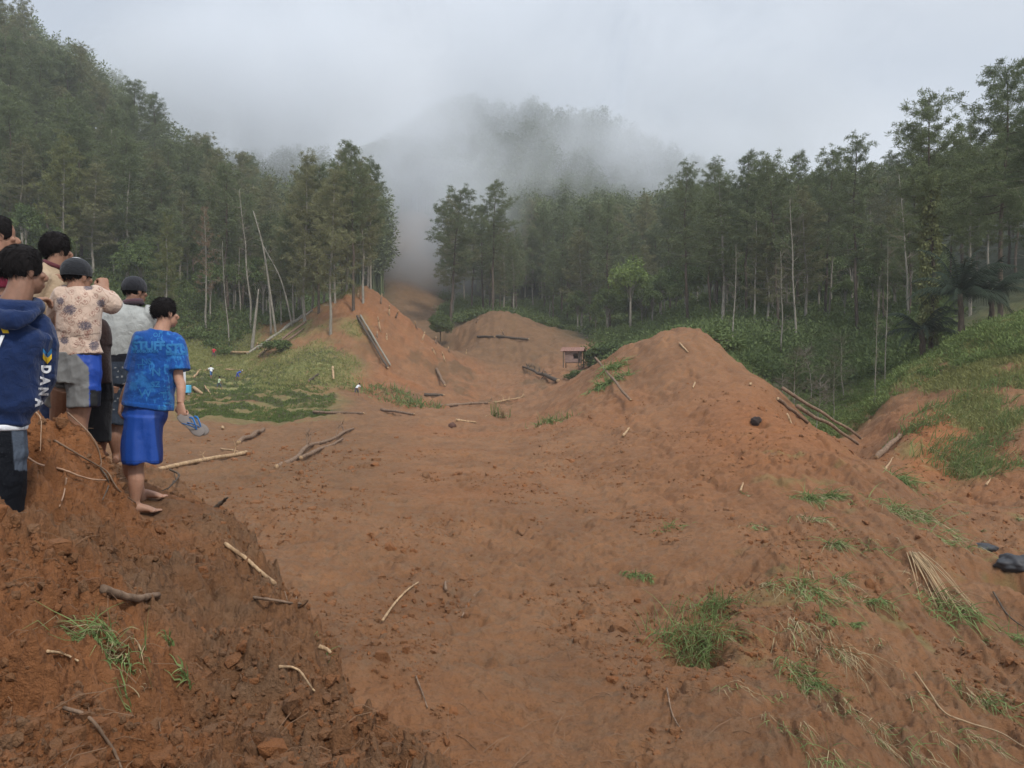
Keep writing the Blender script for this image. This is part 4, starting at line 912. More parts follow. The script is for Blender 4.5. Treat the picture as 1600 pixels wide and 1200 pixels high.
# ---------------------------------------------------------------- man in the batik shirt, arm raised
def man_batik():
    Y = 5.6; Q = lambda x, y, d=0: P(x, y, Y+d)
    root = empty('person', (Q(110, 735)[0], Y+.1, gz(Q(110, 735)[0], Y+.1)), 'man in beige patterned batik shirt, grey shorts and black cap raising his fist', 'person', 'men watching from the bank')
    b = MB(); hd = Q(121, 432, .02); L, ax, s = head(b, hd, R(25), 0, 1.0)
    limb(b, [Q(119, 455), Q(120, 443), Q(121, 436)], [.066, .058, .055]); limb(b, [Q(120, 470), Q(118, 560)], [[.15, .09], [.14, .09]], side=[1, 0, 0])
    shR = Q(150, 462, .03); elR = Q(174, 476, .12); wrR = Q(165, 453, .22); shL = Q(97, 465, -.02); elL = Q(88, 505, .12)
    limb(b, [shR, elR, wrR], [.046, .040, .028]); hand(b, wrR, np.array([-.35, .2, 1]), np.array([-.6, .5, 0]), .18, .95, 1)
    limb(b, [shL, elL, elL+[.08, .2, .02]], [.046, .038, .028]); hand(b, elL+[.08, .2, .02], np.array([.4, 1, 0]), np.array([0, 0, -1.]), .18, .4, -1)
    for hp, kn, an in ((Q(128, 600), Q(121, 662, .02), Q(126, 728, .10)), (Q(102, 600), Q(94, 660, .18), Q(92, 722, .25))):
        an[2] = gz(an[0], an[1])+.075; limb(b, [hp, kn, kn*.6+an*.4, an], [.095, .070, .064, .04]); foot(b, an, (.1, 1, 0), gz(an[0], an[1]))
    remesh(b, 'body', SKIN, root, .0065, 2, SK3); cap_part(L, ax, s*1.03, root, (.016, .017, .020), white=True); hair_part(L, ax, s*.92, root, 'short', 8)
    t = MB()
    torso(t, [(Q(123, 556), .168, .12), (Q(121, 540), .152, .118), (Q(121, 527), .142, .110), (Q(123, 518), .150, .118), (Q(124, 492), .150, .122), (Q(123, 470), .158, .115), (Q(122, 457), .128, .09), (Q(121, 449), .075, .07)], side=[1, .1, 0], n=40)
    limb(t, [Q(140, 459), shR, elR+[.004, 0, 0], wrR*.6+elR*.4], [.06, .074, .07, .052]); limb(t, [Q(106, 460), shL, elL, elL+[.05, .13, .01]], [.06, .07, .062, .05])
    stars = [(109, 484, 12, .8), (133, 509, 13, .65), (158, 474, 8, .9), (138, 449, 9, .6), (147, 540, 9, 1.1), (101, 532, 8, .9), (94, 470, 7, 1), (132, 558, 8, .6), (118, 425+120, 0, 1)]
    rngb = np.random.default_rng(4); curls = [(rngb.uniform(92, 178), rngb.uniform(447, 560)) for _ in range(60)]
    def bc(v, n):
        px, py = topx(v); px = px+(n[:, 1] > 0)*37; k = np.zeros(len(v)); r_ = np.zeros(len(v))
        for cx, cy, R_, asp in stars:
            if not R_: continue
            dx = px-cx; dy = (py-cy)/asp; rr = np.hypot(dx, dy); th = np.arctan2(dy, dx); lim = R_*(.62+.38*np.abs(((th*9/math.pi+rr*.06) % 1)*2-1)); k = np.maximum(k, (rr < lim)*(1-.35*(np.abs((th*13/math.pi) % 1-.5) < .16)))
        for cx, cy in curls:
            dx = px-cx; dy = py-cy; rr = np.hypot(dx, dy); th = np.arctan2(dy, dx); sp_ = np.abs(rr-(2.2+.45*(th+math.pi))) < .55; r_ = np.maximum(r_, (sp_ & (rr < 6))*.8); r_ = np.maximum(r_, (rr < 1.4)*1.0)
        r_ = np.maximum(r_, (np.abs(np.sin(px*.11+1.3*np.sin(py*.13)+py*.07)) < .045)*.7)
        c = np.array([.52, .385, .30])*np.ones((len(v), 1)); c = c*(1-r_[:, None])+np.array([.27, .14, .105])*r_[:, None]; k = k[:, None]; c = c*(1-k)+np.array([.105, .085, .10])*k
        cinch = (np.abs(py-(528-.12*(px-95))) < .7)[:, None]; return np.where(cinch, c*.4, c)
    remesh(t, 'shirt', CLOTH, root, .0055, 3, bc, .008)
    p = MB(); limb(p, [Q(120, 552), Q(118, 575), Q(115, 598)], [[.158, .125], [.172, .13], [.175, .13]], side=[1, 0, 0])
    limb(p, [Q(128, 588), Q(130, 615), Q(131, 636)], [[.11, .11], [.108, .11], [.105, .105]]); limb(p, [Q(104, 588, .03), Q(97, 610, .10), Q(93, 628, .14)], [[.115, .11], [.112, .11], [.105, .11]])
    def pc(v, n):
        px, py = topx(v); blue = (px > 139+.0*py-.28*np.clip(572-py, 0, 20)*-.0-np.clip(575-py, 0, 30)*.9); dk = sstep(600, 620, py)*(px > 141)
        c = np.where(blue[:, None], np.array([.008, .05, .30]), np.array([.155, .152, .145])); c = np.where((px < 74)[:, None] & (py < 600)[:, None], .30, c); return np.where((dk > .5)[:, None], .008, c)
    remesh(p, 'shorts', SATIN, root, .007, 3, pc, .012)
man_batik()
# ---------------------------------------------------------------- man in the tan sweater
def man_tan():
    Y = 5.75; Q = lambda x, y, d=0: P(x, y, Y+d)
    root = empty('person', (Q(85, 715)[0], Y+.4, gz(Q(85, 715)[0], Y+.4)), 'man with longish black hair in tan sweater and dark red neck scarf', 'person', 'men watching from the bank')
    b = MB(); hd = Q(90, 391, .03); L, ax, s = head(b, hd, R(35), R(-2), .96)
    limb(b, [Q(84, 420), Q(88, 405), Q(89, 396)], [.062, .055, .052]); limb(b, [Q(84, 430), Q(84, 520)], [[.12, .08], [.12, .09]], side=[1, 0, 0])
    shR = Q(97, 432, .12); elR = Q(99, 468, .3); shL = Q(62, 440, -.12); elL = Q(52, 482, -.10)
    limb(b, [shR, elR, elR+[-.05, .2, .05]], [.045, .038, .028]); hand(b, elR+[-.05, .2, .05], np.array([-.2, 1, 0]), np.array([0, 0, -1.]), .18, .5, 1)
    limb(b, [shL, elL, elL+[.06, .18, .0]], [.045, .038, .028]); hand(b, elL+[.06, .18, 0], np.array([.3, 1, 0]), np.array([0, 0, -1.]), .18, .5, -1)
    for hp, kn, an in ((Q(90, 530, .1), Q(91, 625, .3), Q(92, 700, .4)), (Q(76, 530), Q(77, 622, .25), Q(76, 700, .35))):
        an[2] = gz(an[0], an[1])+.075; limb(b, [hp, kn, an], [.085, .06, .038]); foot(b, an, (.3, 1, 0), gz(an[0], an[1]))
    remesh(b, 'body', SKIN, root, .0065, 2, SK3); hair_part(L, ax, s, root, 'long', 11)
    t = MB(); torso(t, [(Q(88, 512, .05), .125, .115), (Q(87, 500, .05), .135, .12), (Q(84, 475), .145, .12), (Q(81, 448), .165, .115), (Q(80, 432), .160, .10), (Q(82, 421), .10, .08), (Q(83, 414), .07, .065)], side=[.8, .6, 0])
    limb(t, [Q(88, 430, .06), shR, elR, elR+[-.03, .14, .03]], [.06, .07, .06, .048]); limb(t, [Q(74, 434, -.06), shL, (shL+elL)/2, elL, elL+[.05, .12, 0]], [.06, .072, .068, .062, .048])
    remesh(t, 'sweater', CLOTH, root, .008, 3, (.40, .30, .20), .010)
    c = MB(); a = np.linspace(0, 2*math.pi, 20); cc = Q(86, 414)
    tube(c, cc+np.stack([np.cos(a)*.075, np.sin(a)*.066, -.03*np.cos(a)], 1), [[.016, .010]]*20, 8, cap=False, col=(.10, .025, .03), side=[0, 0, 1]); c.build('scarf', CLOTH, root)
    p = MB(); limb(p, [Q(88, 508, .05), Q(86, 540, .06)], [[.125, .115], [.135, .12]], side=[.8, .6, 0]); limb(p, [Q(91, 535, .12), Q(92, 625, .3), Q(92, 693, .4)], [.095, .075, .06]); limb(p, [Q(77, 535), Q(78, 622, .25), Q(77, 693, .35)], [.095, .075, .06])
    remesh(p, 'jeans', DENIM, root, .008, 3, (.018, .028, .075), .008)
man_tan()
# ---------------------------------------------------------------- hidden man between batik and grey
def man_dark():
    Y = 6.25; Q = lambda x, y, d=0: P(x, y, Y+d)
    root = empty('person', (Q(150, 730)[0], Y, gz(Q(150, 730)[0], Y)), 'man in dark brown shirt and black shorts, mostly hidden behind the batik shirt', 'person', 'men watching from the bank')
    b = MB(); hd = Q(140, 486-34, .02); hd = Q(137, 470, .0); L, ax, s = head(b, hd, R(10), 0, .92)
    limb(b, [Q(138, 497), Q(137, 480)], [.055, .05]); limb(b, [Q(140, 510), Q(148, 600)], [[.11, .08], [.11, .09]], side=[1, 0, 0])
    shR = Q(158, 512); elR = Q(163, 555, .0); wrR = Q(160, 592, .05); limb(b, [shR, elR, wrR], [.042, .038, .026]); hand(b, wrR, np.array([0, .3, -1]), np.array([-1., 0, 0]), .17, .4, 1)
    shL = Q(122, 514); elL = Q(118, 552, .1); limb(b, [shL, elL, elL+[.03, .2, 0]], [.042, .036, .026]); hand(b, elL+[.03, .2, 0], np.array([.2, 1, 0]), np.array([0, 0, -1.]), .17, .4, -1)
    for hp, kn, an in ((Q(156, 620), Q(156, 672, .02), Q(154, 725, .05)), (Q(140, 620, .05), Q(140, 675, .1), Q(140, 725, .15))):
        an[2] = gz(an[0], an[1])+.075; limb(b, [hp, kn, an], [.085, .058, .038]); foot(b, an, (.2, 1, 0), gz(an[0], an[1]))
    remesh(b, 'body', SKIN, root, .0065, 2, (.19, .075, .045)); hair_part(L, ax, s, root, 'short', 14)
    t = MB(); torso(t, [(Q(148, 600), .13, .11), (Q(146, 560), .13, .11), (Q(141, 525), .15, .11), (Q(139, 508), .11, .09), (Q(138, 500), .07, .065)], side=[1, 0, 0]); limb(t, [Q(148, 510), shR, shR*.35+elR*.65], [.055, .066, .066]); limb(t, [Q(130, 510), shL, shL*.3+elL*.7], [.055, .066, .066])
    remesh(t, 'shirt', CLOTH, root, .009, 3, (.03, .016, .014), .006)
    p = MB(); limb(p, [Q(148, 596), Q(149, 625)], [[.13, .11], [.135, .115]], side=[1, 0, 0]); limb(p, [Q(156, 615), Q(155, 690)], [.092, .088]); limb(p, [Q(141, 615, .05), Q(138, 685, .08)], [.092, .088])
    remesh(p, 'shorts', DENIM, root, .009, 3, (.007, .007, .009), .008)
man_dark()
# ---------------------------------------------------------------- man in maroon, cut by the left edge
def man_maroon():
    Y = 5.0; Q = lambda x, y, d=0: P(x, y, Y+d)
    root = empty('person', (Q(-12, 700)[0], Y+.3, gz(Q(-12, 700)[0], Y+.3)), 'man in maroon shirt at the far left edge behind the hoodie, head turned right', 'person', 'men watching from the bank')
    b = MB(); hd = Q(0, 369, .03); L, ax, s = head(b, hd, R(52), 0, 1.0)
    limb(b, [Q(-8, 402), Q(-4, 388), Q(-2, 375)], [.06, .055, .05]); limb(b, [Q(-10, 420), Q(-12, 520)], [[.12, .08], [.12, .09]], side=[.8, -.6, 0])
    shR = Q(5, 418, -.12); elR = Q(8, 470, -.1); shL = Q(-28, 420, .14)
    limb(b, [shR, elR, elR+[.08, .15, .02]], [.042, .036, .026]); hand(b, elR+[.08, .15, .02], np.array([.5, 1, .2]), np.array([0, 0, -1.]), .17, .4, 1)
    limb(b, [shL, shL+[-.05, .1, -.28], shL+[.05, .3, -.3]], [.042, .036, .026]); hand(b, shL+[.05, .3, -.3], np.array([.5, 1, .2]), np.array([0, 0, -1.]), .17, .4, -1)
    for dx in (-9, 9):
        an = Q(-12+dx, 715, .3+dx*.01); an[2] = gz(an[0], an[1])+.075; limb(b, [Q(-12+dx, 540), Q(-12+dx, 630, .15), an], [.085, .06, .038]); foot(b, an, (.6, .8, 0), gz(an[0], an[1]))
    remesh(b, 'body', SKIN, root, .007, 2, SK3); hair_part(L, ax, s, root, 'short', 17)
    t = MB(); torso(t, [(Q(-13, 530), .14, .11), (Q(-13, 480), .14, .11), (Q(-11, 430), .165, .11), (Q(-10, 410), .13, .09), (Q(-8, 399), .07, .065)], side=[.8, -.55, 0]); limb(t, [Q(-3, 412, -.05), shR, shR*.4+elR*.6], [.055, .068, .07]); limb(t, [Q(-18, 412, .06), shL, shL+[-.03, .06, -.17]], [.055, .068, .07])
    remesh(t, 'shirt', CLOTH, root, .009, 3, (.14, .012, .028), .006)
    p = MB(); limb(p, [Q(-13, 525), Q(-12, 555)], [[.14, .115], [.145, .12]], side=[.8, -.55, 0]); [limb(p, [Q(-12+dx, 550), Q(-12+dx, 640, .15)], [.095, .085]) for dx in (-9, 9)]
    remesh(p, 'trousers', DENIM, root, .009, 3, (.03, .03, .035), .006)
man_maroon()
# ---------------------------------------------------------------- man in the navy hoodie, nearest
def man_hoodie():
    Y = 3.7; Q = lambda x, y, d=0: P(x, y, Y+d)
    fx = Q(-8, 900)[0]; fz = gz(fx, Y)
    root = empty('person', (fx, Y, fz), 'man in navy blue hoodie and black shorts standing nearest at the left edge', 'person', 'men watching from the bank')
    b = MB(); hd = Q(38, 424, .02); L, ax, s = head(b, hd, R(36), 0, .92)
    limb(b, [Q(22, 478, -.02), Q(31, 455, -.01), Q(35, 435)], [.068, .058, .055]); limb(b, [Q(0, 500), Q(-14, 660)], [[.15, .09], [.14, .10]], side=[1, 0, 0])
    shR = Q(52, 516, .08); elR = Q(58, 592, .12); wrR = Q(42, 636, .30); shL = Q(-58, 512, -.05); elL = Q(-80, 590, .02); wrL = Q(-60, 645, .15)
    for a, e, w_, th in ((shR, elR, wrR, 1), (shL, elL, wrL, -1)): limb(b, [a, e, w_], [.048, .040, .027]); hand(b, w_, np.array([-1.*th, .5, .1]), np.array([0, -1., -.3]), .18, .5, th)
    for hp, dx in ((Q(10, 700), 6), (Q(-36, 700), -38)):
        kn = Q(dx, 800, .02); an = np.array([kn[0]*1.0, Y+.06, gz(kn[0], Y+.06)+.07]); limb(b, [hp, kn, kn*.6+an*.4, an], [.070, .062, .06, .04]); foot(b, an, (.2, 1, 0), gz(kn[0], Y+.06))
    remesh(b, 'body', SKIN, root, .0055, 2, SK2); hair_part(L, ax, s*1.03, root, 'short', 21)
    t = MB()
    torso(t, [(Q(-20, 664), .180, .135), (Q(-20, 650), .172, .13), (Q(-14, 625), .205, .145), (Q(-6, 575), .205, .145), (Q(0, 530), .212, .138), (Q(4, 508), .205, .118), (Q(10, 492), .145, .10), (Q(18, 480), .085, .08)], side=[1, .12, 0], n=36)
    limb(t, [Q(36, 504, .04), shR+[0, 0, -.01], (shR+elR)/2+[.004, 0, 0], elR, (elR+wrR)/2, wrR+[-.0, 0, .012]], [.080, .094, .090, .080, .070, .052], n=26); limb(t, [Q(-42, 502, -.03), shL, (shL+elL)/2, elL, wrL], [.080, .092, .088, .080, .055])
    def sc(v, n):
        c = np.array([.007, .020, .072])*(1+.18*fbm(v[:, 0]*5, v[:, 2]*5, 3, seed=3))[:, None]; return c
    def foldh(v, n): return .010*np.sin(v[:, 2]*38+9*fbm(v[:, 0]*6, v[:, 2]*3, 2, seed=6)+v[:, 0]*16)*sstep(-.02, -.2, v[:, 2])*.8
    sh = remesh(t, 'hoodie', CLOTH, root, .007, 3, sc, .014, foldh)
    h = MB(); a = np.linspace(0, 2*math.pi, 28); cc = Q(14, 478, -.02)
    tube(h, cc+np.stack([np.cos(a)*.105+.015, np.sin(a)*.092+.01, -.010*np.cos(a)+.022*np.sin(a)], 1), [[.036+.012*max(0, -math.sin(x)), .024+.016*max(0, -math.sin(x))] for x in a], 12, cap=False, side=[0, 0, 1])
    tube(h, [Q(-20, 480, -.08), Q(-4, 495, -.135), Q(12, 500, -.145), Q(40, 497, -.11), Q(62, 486, -.03)], [[.020, .012], [.042, .022], [.048, .026], [.036, .020], [.014, .01]], 12, n=22, side=[0, 0, 1])
    remesh(h, 'hood', CLOTH, root, .007, 2, (.007, .020, .072), .008)
    wht = plain('white_print', (.75, .75, .76), .6); yel = plain('yellow_print', (.78, .50, .03), .6); blu = plain('light_blue_print', (.03, .22, .48), .6)
    ex = np.array([0, 0, -1.0]); up = np.array([1.0, 0, 0])
    for i, (ch, c) in enumerate([('D', (71.5, 577)), ('A', (70, 595)), ('N', (67.5, 612)), ('A', (62, 629))]):
        v, f = text_geo(ch, .062, bold=.004, sub=2); v = [(x*.80, y*.95) for x, y, *_ in v]; decal('print', v, f, sh, Q(*c, -.2), ex, up, (.15, 1, 0), wht, root, .005)
    def chev(c, w_, h_, th, mat):
        v = []; f = []
        for k in range(9):
            x = -w_+2*w_*k/8; y = -h_*(1-abs(x)/w_); v += [(x, y+th/2), (x, y-th/2)]
            if k: a_ = 2*k; f.append((a_-2, a_, a_+1, a_-1))
        decal('chevron', v, f, sh, Q(*c, -.2), np.array([1.0, 0, 0]), np.array([0, 0, 1.0]), (.15, 1, 0), mat, root, .005)
    chev((74, 548.5), .021, .024, .026, blu); chev((74, 555.5), .021, .026, .030, yel)
    v, f = text_geo('A', .16, bold=.006, sub=2); decal('print', v, f, sh, Q(-7, 502, -.3), np.array([1., 0, 0]), np.array([0, 0, 1.]), (0, 1, 0), yel, root, .006)
    v, f = text_geo('V', .09, bold=.004, sub=2); decal('print', v, f, sh, Q(-4, 537, -.3), np.array([1., 0, 0]), np.array([0, 0, 1.]), (0, 1, 0), wht, root, .006)
    u = MB(); a = np.linspace(0, 2*math.pi, 24)
    tube(u, Q(-21, 665)+np.stack([np.cos(a)*.172, np.sin(a)*.130, .006*np.cos(a)*-1], 1), [[.016, .008]]*24, 8, cap=False, col=(.72, .72, .74), side=[0, 0, 1]); u.build('undershirt', CLOTH, root)
    p = MB(); limb(p, [Q(-20, 662), Q(-20, 690), Q(-18, 720)], [[.165, .13], [.175, .135], [.172, .135]], side=[1, 0, 0])
    limb(p, [Q(6, 700), Q(6, 750), Q(3, 800)], [[.088, .12], [.088, .12], [.083, .12]], side=[1, 0, 0]); limb(p, [Q(-40, 700), Q(-42, 750), Q(-42, 800)], [[.095, .12], [.10, .12], [.10, .12]], side=[1, 0, 0])
    def pc(v, n):
        px, py = topx(v); g_ = sstep(0, 1.2, px-(18+.0055*np.clip(py-668, 0, 200)**1.6)); g_ = g_*(py < 735); return np.array([.005, .006, .009])*(1-g_[:, None])+np.array([.07, .085, .11])*g_[:, None]
    remesh(p, 'shorts', BLACKCLOTH, root, .007, 3, pc, .008)
man_hoodie()
# ---------------------------------------------------------------- small figures far down the field
def walker(px, Y, H, label, top, bottom, yaw=0, bend=0, arms=.1, stride=.12, cap=None):
    g = G(px, Y); x, z0 = g[0], g[2]; f = np.array([math.sin(yaw), math.cos(yaw), 0]); r = np.array([math.cos(yaw), -math.sin(yaw), 0]); U_ = np.array([0, 0, 1.0]); k = H/1.7
    root = empty('person', g, label, 'person', 'people searching the far field'); B = lambda a, b, c: g+(r*a+f*b+U_*c)*k
    cb, sb = math.cos(bend), math.sin(bend); T_ = lambda a, h: B(a, sb*h, .92+cb*h)
    b = MB(); L, ax, s = head(b, T_(0, .67), yaw, 0, k, -bend*.6); limb(b, [T_(0, .48), T_(0, .64)], [.06*k, .05*k], 6); limb(b, [T_(0, 0), T_(0, .46)], [[.13*k, .08*k], [.14*k, .09*k]], 6, side=r)
    t = MB(); torso(t, [(T_(0, -.04), .17*k, .12*k), (T_(0, .2), .16*k, .12*k), (T_(0, .40), .2*k, .12*k), (T_(0, .50), .08*k, .07*k)], side=r, seg=14, n=10); p = MB()
    for e in (-1, 1):
        sh = T_(e*.19, .43); el = sh+(-U_*.26+r*e*arms*.6+f*.05)*k; wr = el+(-U_*.18+f*.16-r*e*arms*.2)*k; limb(b, [sh, el, wr], [.045*k, .038*k, .028*k], 8); hand(b, wr, f*.5-U_, -r*e, .18*k, .4, e); limb(t, [sh, sh*.3+el*.7], [.07*k, .068*k], 5)
        kn = B(e*.1, e*stride+.04, .48); an = B(e*.11, e*stride*1.6-.03, .09); limb(b, [B(e*.09, 0, .9), kn, an], [.09*k, .06*k, .04*k], 10); foot(b, an, f, an[2]-.08*k, .25); limb(p, [B(e*.085, 0, .95), kn*.9+an*.1], [.10*k, .085*k], 6)
    remesh(b, 'body', SKIN, root, .022, 1, SK2); remesh(t, 'shirt', CLOTH, root, .025, 1, top); remesh(p, 'trousers', CLOTH, root, .025, 1, bottom)
    if cap: cap_part(L, ax, s, root, cap)
    else: hair_part(L, ax, s, root, 'short', 30)
walker(334, 115, 1.72, 'person in a red shirt standing highest on the far meadow edge', (.55, .03, .05), (.10, .06, .07), .3, 0, .35)
walker(330, 98, 1.7, 'person in a white shirt and blue shorts walking among planks in the far field', (.7, .72, .72), (.05, .12, .28), -.6, .25, .3, .2)
walker(342, 92, 1.62, 'person in a pale green shirt and dark trousers, below the one in white', (.5, .62, .42), (.06, .08, .10), .9, .15, .15, .2)
walker(371, 98, 1.6, 'person in blue bending down right of the other searchers', (.05, .10, .38), (.04, .06, .30), 1.2, 1.05, .2, .15, (.5, .5, .45))
walker(557, 84, 1.6, 'person in a white top crouched at the foot of the middle mound', (.6, .6, .62), (.08, .07, .08), .6, .8, .1, .15)
# ================================================================== logs, roots, sticks
def wood_pts(a, b, n=7, ymin=1.2, lift=.0, bow=.0, seed=0, Ya=None, Yb=None):
    A = hit(*a, ymin=ymin) if Ya is None else G(a[0], Ya); B_ = hit(*b, ymin=ymin) if Yb is None else G(b[0], Yb)
    t = np.linspace(0, 1, n)[:, None]; p = A*(1-t)+B_*t; rng = np.random.default_rng(seed)
    L = np.linalg.norm(B_-A); p[1:-1] += rng.normal(0, min(.12, bow*L*.005), (n-2, 3)); pen = max(0, float(np.max(hgt(p[:, 0], p[:, 1])-p[:, 2]))); p[:, 2] += lift+min(pen, 1.2)*.8; return p
def log(a, b, r, label, mat=None, r1=None, group=None, ymin=1.2, bow=1, seed=0, lift=None, branches=0, kind='fallen_log', Ya=None, Yb=None, ends=True, cat='log'):
    r1 = r*.65 if r1 is None else r1; p = wood_pts(a, b, 7, ymin, r*.6 if lift is None else lift, bow, seed, Ya, Yb)
    rng = np.random.default_rng(seed+50); e = empty(kind, p[0], label, cat, group); m = MB()
    tube(m, p, np.linspace(r, r1, 7)*(1+rng.normal(0, .05, 7)), 9, n=22, wob=r*.05); m.build('trunk', mat or LOGM, e)
    if ends:
        m = MB(); d = unit(p[0]-p[1]); tube(m, [p[0]-d*.01, p[0]+d*r*.06], [r*.93, r*.85], 10); d = unit(p[-1]-p[-2]); tube(m, [p[-1]-d*.01, p[-1]+d*r1*.5, p[-1]+d*r1*1.6+[0, 0, r1*.3]], [r1*.95, r1*.6, r1*.1], 8)
        m.build('broken_end', FRESH, e)
    if branches:
        m = MB(); L = np.linalg.norm(p[-1]-p[0])
        for i in range(branches):
            q0 = p[rng.integers(2, 7)]; d = unit(unit(p[-1]-p[0])*rng.uniform(.2, 1)+rng.normal(0, .5, 3)+[0, 0, .45]); l = min(L*rng.uniform(.05, .16), 1.1)
            p1 = q0+d*l*.5; p2 = q0+unit(d+rng.normal(0, .25, 3))*l; tube(m, [q0, p1, p2], [r*.35, r*.25, r*.08], 5, n=8)
            for j in range(3): tube(m, [p1, p1+unit(d+rng.normal(0, .6, 3))*l*.4], [r*.15, r*.04], 4)
        m.build('branch', mat or LOGM, e)
    return e
log((240,742),(385,711),.09,'long peeled log lying on the mud right of the man in blue',FRESH,.10,seed=1,ymin=12,branches=2)
log((432,733),(552,671),.10,'longest muddy log with broken branches, lying in the middle of the flow',None,.08,seed=2,ymin=12,branches=8)
log((470,722),(535,690),.10,'short dark log pressed against the long branched log',None,.06,seed=3,ymin=12)
log((373,694),(412,673),.14,'grey brown short log on the grey mud below the terraces',None,.12,seed=4,ymin=12)
log((345,704),(386,711),.05,'thin pale splinter above the long peeled log',FRESH,.03,seed=5,ymin=12,kind='stick',cat='stick')
log((347,652),(348,664),.12,'upright broken stub on the grey mud below the terraces',FRESH,.10,seed=6,ymin=12,Ya=56,Yb=52,kind='broken_stub',cat='stump')
log((490,648),(568,650),.13,'dark log along the lower edge of the terraces, pale at its right end',None,.10,seed=7,ymin=12)
log((596,641),(647,650),.14,'brown log at the right foot of the middle mound',None,.1,seed=8,ymin=12)
log((687,637),(762,633),.20,'long straight log lying across the flow between the mounds',None,.14,seed=9,ymin=12,branches=2)
log((772,631),(815,622),.14,'pale forked branches at the right end of the long straight log',FRESH,.06,seed=10,ymin=12,branches=7,kind='branch_pile',cat='branch')
log((682,578),(695,604),.22,'short thick pale log pointing down the slope of the red mound',LOGM,.2,seed=11,ymin=70)
log((663,619),(692,620),.22,'dark curved log at the foot of the red mound slope',DARKBARK,.16,seed=12,ymin=70)
log((776,528),(826,532),.28,'dark log lying level across the top of the rear mound',DARKBARK,.2,seed=13,ymin=100)
log((746,529),(772,530),.22,'shorter dark log left of the level log on the rear mound',DARKBARK,.15,seed=14,ymin=100)
log((872,597),(817,575),.30,'fallen tree with bare grey branches below the hut',DARKBARK,.14,seed=15,ymin=70,branches=10,kind='fallen_tree',cat='fallen tree')
log((713,659),(743,663),.10,'thin pale log in front of the long straight one, mid valley',FRESH,.07,seed=16,ymin=30,kind='stick',cat='stick')
log((930,572),(985,643),.11,'straight debarked pole leaning down the left face of the right mound',LOGM,.08,seed=17,ymin=30,bow=.3)
log((979,650),(979,633),.06,'short upright splinter beside the foot of the leaning pole',FRESH,.03,seed=18,ymin=30,kind='stick',Ya=44,Yb=44,lift=.0,cat='stick')
log((974,686),(983,672),.07,'short pale splinter on the lower left face of the right mound',FRESH,.04,seed=19,ymin=20,kind='stick',cat='stick')
log((1062,541),(1075,553),.08,'bent pale branch near the top of the right mound',FRESH,.05,seed=20,ymin=30,kind='stick',cat='stick')
log((1086,600),(1083,607),.06,'small pale chip at the middle of the right mound',FRESH,.04,seed=21,ymin=30,kind='stick',cat='stick')
log((1173,612),(1172,600),.10,'white broken stub near the crest of the right mound',FRESH,.07,seed=22,ymin=30,Ya=49,Yb=48.5,kind='broken_stub',cat='stump')
log((1215,627),(1262,664),.12,'grey barked log lying on the rim of the right mound',LOGM,.09,seed=23,ymin=30,lift=.1)
def spanlog(a, Ya, b, Yb, r, r1, label, seed, mat=None, za=0, zb=0, branches=0, n=7):
    A = P(*a, Ya); B_ = P(*b, Yb); e = empty('fallen_log', A, label, 'log'); rng = np.random.default_rng(seed); t = np.linspace(0, 1, n)[:, None]; p = A*(1-t)+B_*t; p[1:-1] += rng.normal(0, .05, (n-2, 3))
    m = MB(); tube(m, p, np.linspace(r, r1, n), 9, n=20, wob=r*.04); m.build('trunk', mat or LOGM, e)
    m = MB(); d = unit(B_-A); tube(m, [B_-d*.01, B_+d*r1*.5, B_+d*r1*1.5], [r1*.95, r1*.6, r1*.1], 8); m.build('broken_end', FRESH, e); return e
spanlog((1222,606), 51, (1345,685), 51, .12, .08, 'upper of two long grey logs bridging the gully edge behind the right mound', 24)
spanlog((1245,634), 46, (1341,694), 47, .12, .08, 'lower of two long grey logs bridging the gully edge behind the right mound', 25)
log((1369,719),(1407,684),.15,'debarked log at the left foot of the orange scar',LOGM,.12,seed=26,ymin=38)
log((1230,632),(1242,612),.07,'forked pale root poking up between the logs on the mound rim',FRESH,.03,seed=27,ymin=30,kind='stick',Ya=47,Yb=45,branches=2,cat='stick')
log((1541,764),(1548,752),.06,'small pale splinter standing at the foot of the right slope',FRESH,.02,seed=28,ymin=28,kind='stick',cat='stick')
log((1384,734),(1396,716),.04,'thin stick poking over the crest of the right mound',FRESH,.02,seed=29,ymin=20,kind='stick',cat='stick')
log((1157,770),(1161,758),.04,'tiny pale chip on the smooth face of the right mound',FRESH,.02,seed=30,kind='stick',cat='stick')
